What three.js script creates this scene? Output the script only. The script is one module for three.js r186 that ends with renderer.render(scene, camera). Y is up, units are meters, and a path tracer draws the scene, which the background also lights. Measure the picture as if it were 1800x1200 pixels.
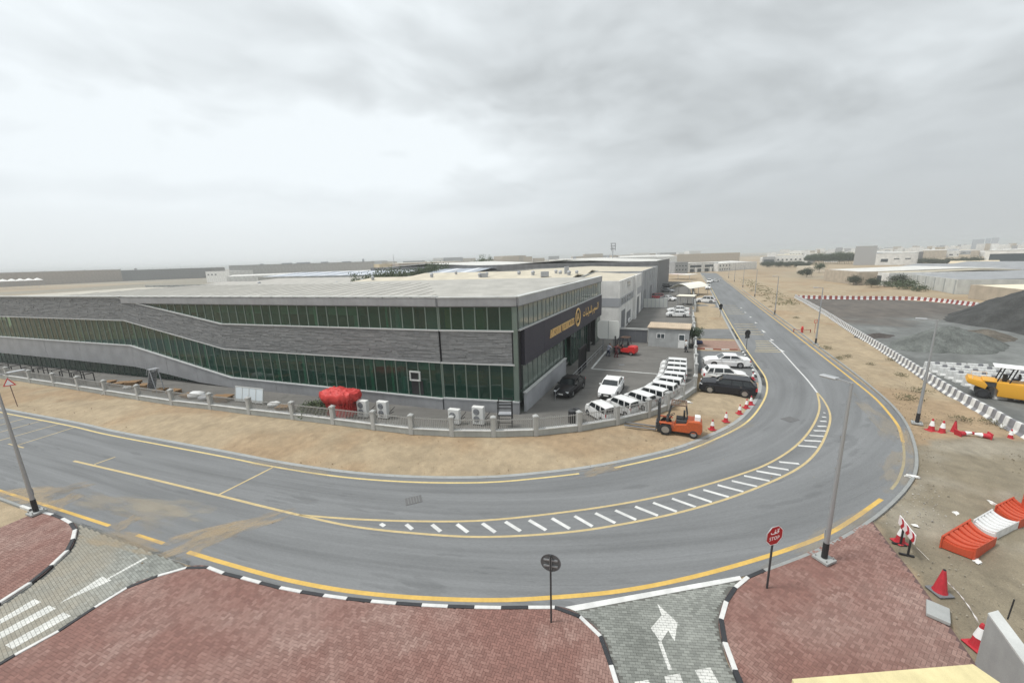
import * as THREE from 'three';
import { mergeGeometries, toCreasedNormals } from 'three/addons/utils/BufferGeometryUtils.js';
import { RoundedBoxGeometry } from 'three/addons/geometries/RoundedBoxGeometry.js';
import { MarchingCubes } from 'three/addons/objects/MarchingCubes.js';
import { FontLoader } from 'three/addons/loaders/FontLoader.js';
import { TextGeometry } from 'three/addons/geometries/TextGeometry.js';

const scene = new THREE.Scene();

// ---------------------------------------------------------------- camera
const CAMH = 13.2, FPX = 683, PITCH = Math.atan(145.06 / 683), ROLL = Math.atan2(100, 3220);
const camera = new THREE.PerspectiveCamera(2 * Math.atan(600 / FPX) * 180 / Math.PI, 1800 / 1200, 0.3, 9000);
const cF = new THREE.Vector3(0, -Math.sin(PITCH), -Math.cos(PITCH));
const cU0 = new THREE.Vector3(0, Math.cos(PITCH), -Math.sin(PITCH)), cR0 = new THREE.Vector3(1, 0, 0);
const cR = cR0.clone().multiplyScalar(Math.cos(ROLL)).addScaledVector(cU0, -Math.sin(ROLL));
const cU = cU0.clone().multiplyScalar(Math.cos(ROLL)).addScaledVector(cR0, Math.sin(ROLL));
camera.position.set(0, CAMH, 0);
camera.quaternion.setFromRotationMatrix(new THREE.Matrix4().makeBasis(cR, cU, cF.clone().negate()));
camera.updateMatrixWorld();

// ---------------------------------------------------------------- noise
function rng(seed) { let s = seed >>> 0; return () => { s |= 0; s = s + 0x6D2B79F5 | 0; let t = Math.imul(s ^ s >>> 15, 1 | s); t = t + Math.imul(t ^ t >>> 7, 61 | t) ^ t; return ((t ^ t >>> 14) >>> 0) / 4294967296; }; }
const rnd = rng(20240611);
function h2(x, y, s = 0) { let n = Math.imul(x | 0, 374761393) + Math.imul(y | 0, 668265263) + Math.imul(s | 0, 974634777); n = Math.imul(n ^ n >>> 13, 1274126177); n ^= n >>> 16; return (n >>> 0) / 4294967296; }
const sm = t => t * t * (3 - 2 * t), lerp = (a, b, t) => a + (b - a) * t, clamp = (v, a = 0, b = 1) => Math.min(b, Math.max(a, v));
const sstep = (a, b, v) => sm(clamp((v - a) / (b - a)));
function vn(x, y, s = 0, px = 0, py = 0) { const xi = Math.floor(x), yi = Math.floor(y), u = sm(x - xi), v = sm(y - yi); const W = (i, p) => p ? ((i % p) + p) % p : i; const x0 = W(xi, px), x1 = W(xi + 1, px), y0 = W(yi, py), y1 = W(yi + 1, py); return lerp(lerp(h2(x0, y0, s), h2(x1, y0, s), u), lerp(h2(x0, y1, s), h2(x1, y1, s), u), v); }
function fbm(x, y, o = 5, s = 0, px = 0, py = 0) { let a = 0, w = .5, t = 0; for (let i = 0; i < o; i++) { a += w * vn(x, y, s + i * 17, px, py); t += w; x *= 2; y *= 2; px *= 2; py *= 2; w *= .5; } return a / t; }

// ---------------------------------------------------------------- sky: overcast, lighter to the left, slate cloud to the right
const EXPOSURE = 1.8, SKYGAIN = 1 / EXPOSURE;
{
  const W = 2048, H = 1024, d = new Float32Array(W * H * 4);
  const srgb = c => Math.pow(c / 255, 2.2);
  for (let j = 0; j < H; j++) {
    const el = ((j + .5) / H - .5) * Math.PI, y = Math.sin(el), cy = Math.cos(el), eld = el * 180 / Math.PI;
    for (let i = 0; i < W; i++) {
      if (eld < -10) { const o = (j * W + i) * 4; d[o] = d[o + 1] = d[o + 2] = .3 * SKYGAIN; d[o + 3] = 1; continue; }
      const az = ((i + .5) / W - .5) * 2 * Math.PI, x = Math.cos(az) * cy, z = Math.sin(az) * cy;
      // angle to the right of the street view direction (-z), degrees
      const a = Math.atan2(x, -z) * 180 / Math.PI;
      const k = 1 / (Math.max(y, 0) + .16), X = x * k, Z = z * k;
      const wx = fbm(X * .9 + 3, Z * .9, 4, 5) - .5, wz = fbm(X * .9, Z * .9 + 9, 4, 6) - .5;
      const c1 = fbm(X * .8 + wx * 1.3 + 11, Z * .8 + wz * 1.3 + 4, 6, 1), c2 = fbm(X * 2.6 + wx * 2, Z * 2.6 + wz * 2, 5, 2);
      // broad brightness: thin bright cloud to the left, a slate sheet coming in from the upper right
      const c3 = fbm(X * 6 + wx * 4, Z * 6 + wz * 4, 4, 3), t = a + .8 * (eld - 15) + (c1 - .5) * 46;
      let v = lerp(248, 206, sstep(-26, 34, t));
      if (Math.abs(a) > 90) v = lerp(v, 228, sstep(90, 160, Math.abs(a)));
      const det = sstep(3, 14, eld);
      v += (c1 - .5) * 40 * det + (c2 - .5) * 42 * det + (c3 - .5) * 30 * sstep(8, 20, eld);
      // pale streak low in the middle of the view, slate bars above it
      v += 17 * Math.exp(-(((a + 8) / 24) ** 2)) * Math.exp(-(((eld - 14.5 - 3 * wx) / 3.2) ** 2));
      v -= 14 * Math.exp(-(((a - 12) / 20) ** 2)) * Math.exp(-(((eld - 19.5 - 6 * wx) / 3.2) ** 2));
      v -= 6 * Math.exp(-(((a + 10) / 30) ** 2)) * Math.exp(-(((eld - 9.5 - 4 * wx) / 2.4) ** 2));
      const hz = 1 - sstep(0, 9, eld);                         // dusty air near the horizon
      v = lerp(v, lerp(236, 201, sstep(-34, 30, a)), hz * .85);
      v = Math.min(v, 252);
      const l = srgb(v) * (1 + .5 * sstep(40, 75, eld));       // overcast skies are brightest overhead
      const warm = hz * .5, o = (j * W + i) * 4, g = eld < 0 ? lerp(1, .55, sstep(0, -8, eld)) : 1;
      d[o] = l * lerp(.94, .97, warm) * g * SKYGAIN; d[o + 1] = l * lerp(1.0, 1.005, warm) * g * SKYGAIN; d[o + 2] = l * lerp(1.035, 1.0, warm) * g * SKYGAIN; d[o + 3] = 1;
    }
  }
  const t = new THREE.DataTexture(d, W, H, THREE.RGBAFormat, THREE.FloatType);
  t.mapping = THREE.EquirectangularReflectionMapping; t.magFilter = THREE.LinearFilter; t.minFilter = THREE.LinearFilter; t.needsUpdate = true;
  scene.background = t; scene.environment = t;
}
// ---------------------------------------------------------------- sun behind cloud
const sun = new THREE.DirectionalLight(new THREE.Color(1, .97, .92), 1.5);
sun.position.set(-45, 100, -35); sun.target.position.set(10, 0, -40);
sun.castShadow = true; sun.shadow.radius = 21; sun.shadow.mapSize.set(2048, 2048);
Object.assign(sun.shadow.camera, { left: -130, right: 130, top: 130, bottom: -130, near: 1, far: 400 });
scene.add(sun, sun.target);
scene.fog = new THREE.FogExp2(0xd3d5d3, 0.0005);

// ---------------------------------------------------------------- helpers
const V = (x, y, z) => new THREE.Vector3(x, y, z);
// photo pixel -> point on the horizontal plane at height y
function P(px, py, y = 0) { const d = cF.clone().multiplyScalar(FPX).addScaledVector(cR, px - 900).addScaledVector(cU, -(py - 600)); return V(0, CAMH, 0).addScaledVector(d, (y - CAMH) / d.y); }
// height reached by pixel (tx,ty) above the ground point g
function HT(g, tx, ty) { const d = cF.clone().multiplyScalar(FPX).addScaledVector(cR, tx - 900).addScaledVector(cU, -(ty - 600)); return CAMH + d.y * Math.hypot(g.x, g.z) / Math.hypot(d.x, d.z); }
const taken = {};
function numbered(n) { const k = taken[n] = (taken[n] ?? -1) + 1; return k ? n + '_' + String(k).padStart(3, '0') : n; }
function shade(o) { o.traverse(m => { if (m.isMesh) { m.castShadow = true; m.receiveShadow = true; } }); return o; }
function mesh(name, geo, mat, parent) { if (Array.isArray(geo)) geo = merge(geo); const m = new THREE.Mesh(geo, mat); m.name = parent ? name : numbered(name); m.castShadow = m.receiveShadow = true; (parent || scene).add(m); return m; }
function merge(gs) { gs = gs.filter(Boolean).map(g => { let q = g.index ? g.toNonIndexed() : g; for (const k of Object.keys(q.attributes)) if (!['position', 'normal', 'uv', 'color'].includes(k)) q.deleteAttribute(k); if (!q.attributes.uv) q.setAttribute('uv', new THREE.Float32BufferAttribute(new Float32Array(q.attributes.position.count * 2), 2)); if (!q.attributes.normal) q.computeVertexNormals(); return q; }); return gs.length === 1 ? gs[0] : mergeGeometries(gs); }
function tag(o, label, category, group) { o.userData.label = label; o.userData.category = category; if (group) o.userData.group = group; return o; }
function struct(o) { o.userData.kind = 'structure'; return o; }
function stuff(o) { o.userData.kind = 'stuff'; return o; }
function thing(name, label, category, pos, turn = 0, group) { const o = new THREE.Group(); o.name = numbered(name); if (pos) o.position.copy(pos.isVector3 ? pos : V(...pos)); o.rotation.y = turn; scene.add(o); return tag(o, label, category, group); }
function copy(o, pos, turn, label, group) { const c = o.clone(); c.name = numbered(o.name.replace(/_\d{3}$/, '')); c.userData = { ...o.userData }; if (pos) c.position.copy(pos); if (turn !== undefined) c.rotation.y = turn; if (label) c.userData.label = label; if (group) c.userData.group = group; scene.add(c); return c; }
function box(w, h, d, x = 0, y = 0, z = 0, ry = 0, rx = 0, rz = 0) { const g = new THREE.BoxGeometry(w, h, d); if (rx) g.rotateX(rx); if (rz) g.rotateZ(rz); if (ry) g.rotateY(ry); g.translate(x, y, z); return g; }
function rbox(w, h, d, r, x = 0, y = 0, z = 0, ry = 0) { const g = new RoundedBoxGeometry(w, h, d, 2, r); if (ry) g.rotateY(ry); g.translate(x, y, z); return g; }
function cyl(r0, r1, h, x = 0, y = 0, z = 0, n = 12) { const g = new THREE.CylinderGeometry(r1, r0, h, n); g.translate(x, y + h / 2, z); return g; }   // r0 bottom, r1 top, y = base
function rod(a, b, r, n = 6, r2) { a = a.isVector3 ? a : V(...a); b = b.isVector3 ? b : V(...b); const d = b.clone().sub(a), L = d.length(), g = new THREE.CylinderGeometry(r2 ?? r, r, L, n); g.translate(0, L / 2, 0); g.applyQuaternion(new THREE.Quaternion().setFromUnitVectors(V(0, 1, 0), d.normalize())); g.translate(a.x, a.y, a.z); return g; }
function bar(a, b, w, d) { a = a.isVector3 ? a : V(...a); b = b.isVector3 ? b : V(...b); const v = b.clone().sub(a), L = v.length(), g = new THREE.BoxGeometry(w, L, d ?? w); g.translate(0, L / 2, 0); g.applyQuaternion(new THREE.Quaternion().setFromUnitVectors(V(0, 1, 0), v.normalize())); g.translate(a.x, a.y, a.z); return g; }
// closed solid from 8 corners: bottom ring then top ring, each a,b,c,d
function solid8(c) { const f = [[0, 1, 5, 4], [1, 2, 6, 5], [2, 3, 7, 6], [3, 0, 4, 7], [4, 5, 6, 7], [3, 2, 1, 0]], p = [], uv = []; for (const q of f) { const e = c[q[1]].clone().sub(c[q[0]]).length(), g = c[q[3]].clone().sub(c[q[0]]).length(), U = [[0, 0], [e, 0], [e, g], [0, g]]; for (const i of [0, 1, 2, 0, 2, 3]) { p.push(c[q[i]].x, c[q[i]].y, c[q[i]].z); uv.push(U[i][0], U[i][1]); } } const g = new THREE.BufferGeometry(); g.setAttribute('position', new THREE.Float32BufferAttribute(p, 3)); g.setAttribute('uv', new THREE.Float32BufferAttribute(uv, 2)); g.computeVertexNormals(); return g; }
// flat sheet from world points, uv in metres
function sheet(pts, y, hole) { const s = new THREE.Shape(pts.map(p => new THREE.Vector2(p.x, -p.z))); if (hole) s.holes.push(new THREE.Path(hole.map(p => new THREE.Vector2(p.x, -p.z)))); const g = new THREE.ShapeGeometry(s); g.rotateX(-Math.PI / 2); g.translate(0, y, 0); const a = g.attributes.position, n = g.attributes.normal; for (let i = 0; i < a.count; i++) n.setXYZ(i, 0, 1, 0); return g.toNonIndexed(); }
function slab(pts, y0, y1) { const s = new THREE.Shape(pts.map(p => new THREE.Vector2(p.x, -p.z))); const g = new THREE.ExtrudeGeometry(s, { depth: y1 - y0, bevelEnabled: false }); g.rotateX(-Math.PI / 2); g.translate(0, y0, 0); return g; }
const GP = (list, y = 0) => list.map(([x, yy]) => P(x, yy, y));
function curve(list, step = .5, y = 0, raw) { const c = new THREE.CatmullRomCurve3(raw || GP(list, y), false, 'centripetal'); const n = Math.max(2, Math.round(c.getLength() / step)); c.arcLengthDivisions = 800; return c.getSpacedPoints(n); }
function normals2(pts) { return pts.map((p, i) => { const a = pts[Math.max(0, i - 1)], b = pts[Math.min(pts.length - 1, i + 1)], d = b.clone().sub(a).setY(0).normalize(); return V(-d.z, 0, d.x); }); }  // to the right of travel
function offset(pts, o) { const n = normals2(pts); return pts.map((p, i) => p.clone().addScaledVector(n[i], o)); }
function ribbon2(A, B, y, su = 1, sv = 1) { const n = Math.min(A.length, B.length), p = [], uv = [], nn = [], ix = []; let s = 0; for (let i = 0; i < n; i++) { if (i) s += A[i].clone().add(B[i]).sub(A[i - 1]).sub(B[i - 1]).length() / 2; const w = A[i].distanceTo(B[i]); p.push(A[i].x, y, A[i].z, B[i].x, y, B[i].z); uv.push(s / su, 0, s / su, w / sv); nn.push(0, 1, 0, 0, 1, 0); if (i) { const k = 2 * i; ix.push(k - 2, k - 1, k, k - 1, k + 1, k); } } const g = new THREE.BufferGeometry(); g.setAttribute('position', new THREE.Float32BufferAttribute(p, 3)); g.setAttribute('normal', new THREE.Float32BufferAttribute(nn, 3)); g.setAttribute('uv', new THREE.Float32BufferAttribute(uv, 2)); g.setIndex(ix); return g.toNonIndexed(); }
const ribbon = (pts, w, y) => ribbon2(offset(pts, -w / 2), offset(pts, w / 2), y);
function inside(x, z, poly) { let c = false; for (let i = 0, j = poly.length - 1; i < poly.length; j = i++) { const a = poly[i], b = poly[j]; if ((a.z > z) !== (b.z > z) && x < (b.x - a.x) * (z - a.z) / (b.z - a.z) + a.x) c = !c; } return c; }
function segd(x, z, a, b) { const dx = b.x - a.x, dz = b.z - a.z, t = clamp(((x - a.x) * dx + (z - a.z) * dz) / (dx * dx + dz * dz + 1e-9)); return Math.hypot(x - a.x - t * dx, z - a.z - t * dz); }
function polyd(x, z, l) { let m = 1e9; for (let i = 1; i < l.length; i++) m = Math.min(m, segd(x, z, l[i - 1], l[i])); return m; }

// ---------------------------------------------------------------- materials
function tex(w, h, f, srgbOut = true, rep) { const d = new Uint8Array(w * h * 4); for (let j = 0; j < h; j++) for (let i = 0; i < w; i++) { const c = f(i / w, j / h, i, j), o = (j * w + i) * 4; if (Array.isArray(c)) { d[o] = c[0]; d[o + 1] = c[1]; d[o + 2] = c[2]; d[o + 3] = c[3] ?? 255; } else { d[o] = d[o + 1] = d[o + 2] = c; d[o + 3] = 255; } } const t = new THREE.DataTexture(d, w, h); t.wrapS = t.wrapT = THREE.RepeatWrapping; t.magFilter = THREE.LinearFilter; t.minFilter = THREE.LinearMipmapLinearFilter; t.generateMipmaps = true; if (srgbOut) t.colorSpace = THREE.SRGBColorSpace; t.needsUpdate = true; if (rep) t.repeat.set(...rep); return t; }
const lin = (r, g, b) => new THREE.Color().setRGB(r, g, b);
const M = (c, rough = .7, metal = 0, extra = {}) => new THREE.MeshStandardMaterial({ color: Array.isArray(c) ? lin(...c) : c, roughness: rough, metalness: metal, ...extra });
const grainT = tex(512, 512, (u, v) => { const n = fbm(u * 12, v * 12, 5, 3, 12, 12), f = vn(u * 200, v * 200, 8, 200, 200); return 224 + (n - .5) * 40 + (f - .5) * 30; }, true);
const grainB = tex(512, 512, (u, v) => 255 * (.6 * fbm(u * 24, v * 24, 4, 31, 24, 24) + .4 * vn(u * 170, v * 170, 9, 170, 170)), false);
const cl = (t, x, y) => { const c = t.clone(); c.repeat.set(x, y); c.needsUpdate = true; return c; };
const concT = tex(512, 512, (u, v) => { const n = fbm(u * 6, v * 6, 6, 41, 6, 6), f = vn(u * 240, v * 240, 4, 240, 240), st = fbm(u * 14, v * 2, 4, 77, 14, 2); return 234 + (n - .5) * 40 + (f - .5) * 12 + (st - .5) * 16; });
const concS = cl(concT, .25, .25), grainS = cl(grainT, .25, .25), grainBS = cl(grainB, .25, .25);
const MT = {
  conc: M([.4, .41, .4], .9, 0, { map: concS }), concL: M([.6, .61, .59], .85, 0, { map: concS }), concD: M([.2, .2, .2], .9, 0, { map: concS }),
  white: M([.8, .8, .79], .55), whiteP: M([.78, .78, .77], .8, 0, { map: cl(concT, .5, .5) }), black: M([.02, .02, .022], .6), dark: M([.045, .047, .05], .7), rubber: M([.025, .025, .026], .9),
  steel: M([.42, .43, .44], .45, .7), galv: M([.4, .41, .42], .5, .55), grey: M([.36, .37, .39], .5), greyD: M([.15, .155, .165], .6),
  red: M([.6, .03, .03], .5), coneRed: M([.56, .03, .045], .6, 0, { map: cl(concT, 3, 3) }), orange: M([.72, .13, .04], .5, 0, { map: cl(concT, .7, .7) }), yellow: M([.72, .36, .03], .45), gold: M([.78, .52, .22], .45, .1),
  wood: M([.36, .22, .11], .85, 0, { map: grainS }), glassD: new THREE.MeshPhysicalMaterial({ color: lin(.012, .016, .018), roughness: .06, clearcoat: .6, clearcoatRoughness: .05 }),
};
// ================================================================ SETTING
// ---- road outline from the painted edge lines (photo pixels on the ground plane)
const innerPx = [[8, 726], [130, 750], [180, 762], [300, 785], [400, 804], [480, 820], [600, 838], [700, 846], [790, 848.5], [870, 847], [940, 841], [1027, 831], [1080, 822], [1140, 809], [1200, 794], [1250, 775], [1310, 744], [1340, 709], [1349, 683], [1345, 662], [1330, 640], [1312, 614], [1290, 578], [1275, 552], [1258, 520], [1246, 499], [1236, 484]];
const outerPx = [[65, 883], [192, 924], [240, 940], [287, 955], [330, 970], [400, 991], [500, 1018], [600, 1037], [700, 1048], [820, 1054], [900, 1054], [970, 1050], [1080, 1040], [1200, 1018], [1350, 977], [1450, 941], [1500, 912], [1550, 877], [1577, 848], [1590, 815], [1588, 777], [1580, 750], [1562, 725], [1540, 701], [1500, 668], [1440, 621], [1390, 582], [1335, 540], [1300, 512], [1270, 489]];
function ext(pts, k0, k1) { const a = pts[0].clone().sub(pts[3]).normalize(), b = pts[pts.length - 1].clone().sub(pts[pts.length - 8]).normalize(); return [pts[0].clone().addScaledVector(a, k0), ...pts, pts[pts.length - 1].clone().addScaledVector(b, k1)]; }
const innerLine = ext(curve(innerPx, 1), 60, 40), outerLine = ext(curve(outerPx, 1), 60, 60);
const innerEdge = offset(innerLine, -.45), outerEdge = offset(outerLine, .55);
const resample = (pts, n) => { const c = new THREE.CatmullRomCurve3(pts, false, 'centripetal'); c.arcLengthDivisions = 3000; return c.getSpacedPoints(n); };
const crk = (u, v, sd) => { const w = (fbm(u * 9, v * 2, 4, sd, 9, 2) - .5) * .12; return w; };
const asphaltT = tex(2048, 1024, (u, v) => {
  const n = fbm(u * 5, v * 5, 6, 101, 5, 5), st = fbm(u * 3, v * 48, 4, 55, 3, 48), st2 = fbm(u * 2, v * 14, 4, 56, 2, 14), f = vn(u * 500, v * 500, 7, 500, 500);
  const ga = (c, w) => Math.exp(-(((v - c) / w) ** 2)), on = fbm(u * 6, 3.3, 3, 58, 6, 0), tk = ga(.2, .03) + ga(.36, .03) + ga(.62, .03) + ga(.8, .03), jn = Math.abs(v - .5 + (fbm(u * 8, .5, 3, 59, 8, 0) - .5) * .01) < .0012 ? 1 : 0, c1 = Math.abs(v - .3 - crk(u, v, 61)) < .0011 && vn(u * 7, .5, 63, 7, 0) > .6 ? 1 : 0, c2 = Math.abs(v - .72 - crk(u, v, 65)) < .0011 && vn(u * 5, .5, 67, 5, 0) > .62 ? 1 : 0, oil = sstep(.68, .78, fbm(u * 16, v * 8, 4, 69, 16, 8));
  const k = 214 + (n - .5) * 40 + (st - .5) * 16 + (st2 - .5) * 20 + (f - .5) * 22 - tk * 9 * (.4 + on) - jn * 14 - (c1 + c2) * 26 - oil * 16; return [k * .988, k * .994, k];
});
const roadM = M([.262, .266, .267], .92, 0, { map: asphaltT, bumpMap: grainBS, bumpScale: .004 });
const road = struct(mesh('road', ribbon2(resample(innerEdge, 420), resample(outerEdge, 420), 0, 34, 10.5), roadM));

// ---- paved islands and drives
const LVL = .1;
const ctrKerbPx = [[-60, 1205], [0, 1168], [45, 1143], [100, 1113], [130, 1092], [185, 1058], [238, 1027], [290, 1010], [325, 1000], [345, 996], [365, 997], [395, 1008], [428, 1016], [493, 1033], [565, 1046], [644, 1056], [730, 1063], [816, 1067], [905, 1068.5], [950, 1067.5], [985, 1069], [1005, 1076], [1022, 1085], [1040, 1099], [1057, 1117], [1067, 1138], [1073, 1158], [1088, 1200], [1098, 1235]];
const rgtKerbPx = [[1312, 1240], [1298, 1200], [1280, 1168], [1268, 1125], [1263, 1100], [1266, 1075], [1274, 1056], [1287, 1036], [1300, 1024], [1312, 1015], [1340, 1003]];
const rgtPlainPx = [[1340, 1003], [1400, 981], [1445, 962], [1490, 938], [1533, 911], [1565, 884], [1592, 855], [1606, 830], [1608, 800], [1602, 772], [1590, 744], [1570, 717], [1545, 693], [1503, 658], [1447, 616], [1395, 576], [1340, 536], [1305, 509], [1275, 486]];
const lftKerbPx = [[-70, 1102], [0, 1064], [28, 1047], [72, 1016], [99, 992], [122, 970], [133, 948], [136, 931], [129, 921], [115, 913], [100, 907], [82, 902], [62, 897], [30, 886], [0, 875], [-60, 853]];
const ctrKerb = curve(ctrKerbPx, .25), rgtKerb = curve(rgtKerbPx, .25), rgtPlain = curve(rgtPlainPx, .5), lftKerb = curve(lftKerbPx, .25);
const ZB = -5.5;
const ctrPoly = [...ctrKerb, V(ctrKerb[ctrKerb.length - 1].x + .8, 0, ZB), V(ctrKerb[0].x - 3, 0, ZB)];
const rightEdgePx = [[1533, 918], [1560, 955], [1605, 1012], [1650, 1075], [1713, 1168]];
const rEdge = GP(rightEdgePx); rEdge.push(V(rEdge[4].x + .1, 0, ZB));
const rgtPoly = [V(rgtKerb[0].x - .2, 0, ZB), ...rgtKerb, ...rgtPlain.filter(p => p.x < rEdge[0].x && p.z > -19.5), ...rEdge];
const lftRed = [...lftKerb.filter(p => p.x > -60 && p.z > P(82, 902).z - .2), P(56, 906), P(0, 930), P(-90, 968)];
const lftKi = lftKerb.findIndex(p => p.z <= P(100, 907).z);
const driveL = [lftKerb[0], ...lftKerb.slice(0, lftKi + 1), P(150, 925), P(192, 942), P(262, 968), P(330, 992), ...ctrKerb.slice(0, 40).filter(p => p.x < P(345, 996).x).reverse(), V(ctrKerb[0].x - 3, 0, ZB), V(lftKerb[0].x - 3, 0, ZB)];
{ // rebuild the drive outline from exact neighbours
  driveL.length = 0; const cTop = ctrKerb.findIndex(p => p.x > P(335, 998).x);
  driveL.push(...lftKerb.slice(0, lftKi + 1), P(152, 926), P(195, 943), P(262, 968), P(322, 992), ...ctrKerb.slice(0, cTop).reverse(), V(ctrKerb[0].x - 2, 0, ZB), V(lftKerb[0].x - 2, 0, ZB - 4));
}
const cEnd = ctrKerb.findIndex(p => p.x > P(985, 1069).x), rEnd = rgtKerb.findIndex(p => p.z < P(1306, 1019).z);
const driveR = [...ctrKerb.slice(cEnd), V(ctrKerb[ctrKerb.length - 1].x + .8, 0, ZB), V(rgtKerb[0].x - .2, 0, ZB), ...rgtKerb.slice(0, rEnd), P(1300, 1020), P(1160, 1046), P(1010, 1074)];

// brick laying: real bricks, instanced; colours from worn / dusty patches
const brickG = new THREE.BoxGeometry(1, 1, 1);
const paint = [];   // painted convex shapes laid on the bricks
function clipConvex(sub, cp) { let out = sub; for (let i = 0; i < cp.length && out.length; i++) { const a = cp[i], b = cp[(i + 1) % cp.length], inp = out; out = []; const side = p => (b[0] - a[0]) * (p[1] - a[1]) - (b[1] - a[1]) * (p[0] - a[0]); for (let k = 0; k < inp.length; k++) { const p = inp[k], q = inp[(k + 1) % inp.length], sp = side(p), sq = side(q); if (sp >= 0) out.push(p); if ((sp >= 0) !== (sq >= 0)) { const t = sp / (sp - sq); out.push([p[0] + (q[0] - p[0]) * t, p[1] + (q[1] - p[1]) * t]); } } } return out; }
const area = q => q.reduce((s, p, i) => { const n = q[(i + 1) % q.length]; return s + p[0] * n[1] - p[1] * n[0]; }, 0);
function lay(parent, poly, top, ang, pattern, colour, seed, painted = []) {
  const r = rng(seed), c = Math.cos(ang), s = Math.sin(ang); let x0 = 1e9, x1 = -1e9, z0 = 1e9, z1 = -1e9;
  const toL = p => [p.x * c + p.z * s, -p.x * s + p.z * c], toW = (u, v) => [u * c - v * s, u * s + v * c];
  for (const p of poly) { const [u, v] = toL(p); x0 = Math.min(x0, u); x1 = Math.max(x1, u); z0 = Math.min(z0, v); z1 = Math.max(z1, v); }
  const list = [];
  if (pattern === 'herring') { const a = .1; for (let j = Math.floor(z0 / a) - 4; j < z1 / a + 4; j++) for (let i = Math.floor(x0 / a) - 4; i < x1 / a + 4; i++) { const k = (((i - j) % 4) + 4) % 4; if (k === 0) list.push([(i + 1) * a, (j + .5) * a, 0]); else if (k === 2) { const kk = ((i - j - 2) % 4 + 4) % 4; if (kk === 0) list.push([(i + .5) * a, (j + 0) * a, 1]); } } }
  else { for (let j = Math.floor(z0 / .1) - 1; j < z1 / .1 + 1; j++) for (let i = Math.floor(x0 / .2) - 1; i < x1 / .2 + 1; i++) list.push([(i + .5 + (j & 1) * .5) * .2, (j + .5) * .1, 0]); }
  const ok = []; for (const [u, v, o] of list) { const [x, z] = toW(u, v); const hu = o ? .045 : .09, hv = o ? .09 : .045; if (!inside(x, z, poly)) continue; if ([[-hu, -hv], [hu, -hv], [hu, hv], [-hu, hv]].every(([a, b]) => { const w = toW(u + a, v + b); return inside(w[0], w[1], poly); })) ok.push([x, z, o, u, v]); }
  const im = new THREE.InstancedMesh(brickG, M([1, 1, 1], .9, 0), ok.length), m = new THREE.Matrix4(), q = new THREE.Quaternion(), col = new THREE.Color(), pg = [];
  im.name = 'paving_bricks'; im.castShadow = false; im.receiveShadow = true; stuff(im);
  ok.forEach(([x, z, o, u, v], i) => {
    q.setFromAxisAngle(V(0, 1, 0), -ang + (o ? Math.PI / 2 : 0)); const dy = (r() - .5) * .006;
    m.compose(V(x, top - .03 + dy, z), q, V(.191, .06, .0915)); im.setMatrixAt(i, m); const cc = colour(x, z, r()); col.setRGB(cc[0], cc[1], cc[2]); im.setColorAt(i, col);
    const hw = o ? .04575 : .0955, hd = o ? .0955 : .04575; for (const pp of painted) { if (Math.abs(x - pp.c[0]) > pp.r || Math.abs(z - pp.c[1]) > pp.r) continue; const rect = [[-hw, -hd], [hw, -hd], [hw, hd], [-hw, hd]].map(([a, b]) => toW(u + a, v + b)); let cl2 = clipConvex(area(rect) < 0 ? rect.reverse() : rect, pp.p); if (cl2.length > 2 && Math.abs(area(cl2)) > 4e-5 && (pp.wear === 0 || r() > (pp.wear ?? .03) * (.5 + fbm(x * 1.5, z * 1.5, 3, 91)))) for (let k = 1; k < cl2.length - 1; k++) for (const w of [cl2[0], cl2[k + 1], cl2[k]]) pg.push(w[0], top + dy + .002, w[1]); }
  });
  parent.add(im);
  if (pg.length) { const g = new THREE.BufferGeometry(); g.setAttribute('position', new THREE.Float32BufferAttribute(pg, 3)); const nn = new Float32Array(pg.length); for (let i = 1; i < nn.length; i += 3) nn[i] = 1; g.setAttribute('normal', new THREE.BufferAttribute(nn, 3)); const uv = []; for (let i = 0; i < pg.length; i += 3) uv.push(pg[i] * .5, pg[i + 2] * .5); g.setAttribute('uv', new THREE.Float32BufferAttribute(uv, 2)); mesh('painted_marking', g, M([.72, .72, .68], .85, 0, { map: cl(concT, 1, 1) }), parent); }
}
const conv = (px, wear) => { let p = px.map(([x, y]) => { const w = P(x, y); return [w.x, w.z]; }); if (area(p) < 0) p.reverse(); const c = p.reduce((a, b) => [a[0] + b[0] / p.length, a[1] + b[1] / p.length], [0, 0]); return { p, c, r: Math.max(...p.map(q => Math.hypot(q[0] - c[0], q[1] - c[1]))) + .3, wear }; };
const redTone = (x, z, r) => { const d = fbm(x * .35 + 4, z * .35, 4, 61), e = fbm(x * 1.4, z * 1.4, 4, 62), k = clamp((d - .5) * 1.5 + (e - .5) * .8 + (r - .5) * .3 + .16); const b = .86 + r * .28; const wz = sstep(.6, .72, fbm(x * .8 + 20, z * .8, 4, 64)) * .28, q = clamp(k + wz * (.5 + r)); return [lerp(.215, .285, q) * b, lerp(.112, .19, q) * b, lerp(.092, .162, q) * b]; };
const greyTone = (x, z, r) => { const d = fbm(x * .5, z * .5, 4, 71), b = .8 + r * .4; return [(.235 + (d - .5) * .16) * b, (.243 + (d - .5) * .16) * b, (.222 + (d - .5) * .15) * b]; };
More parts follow.
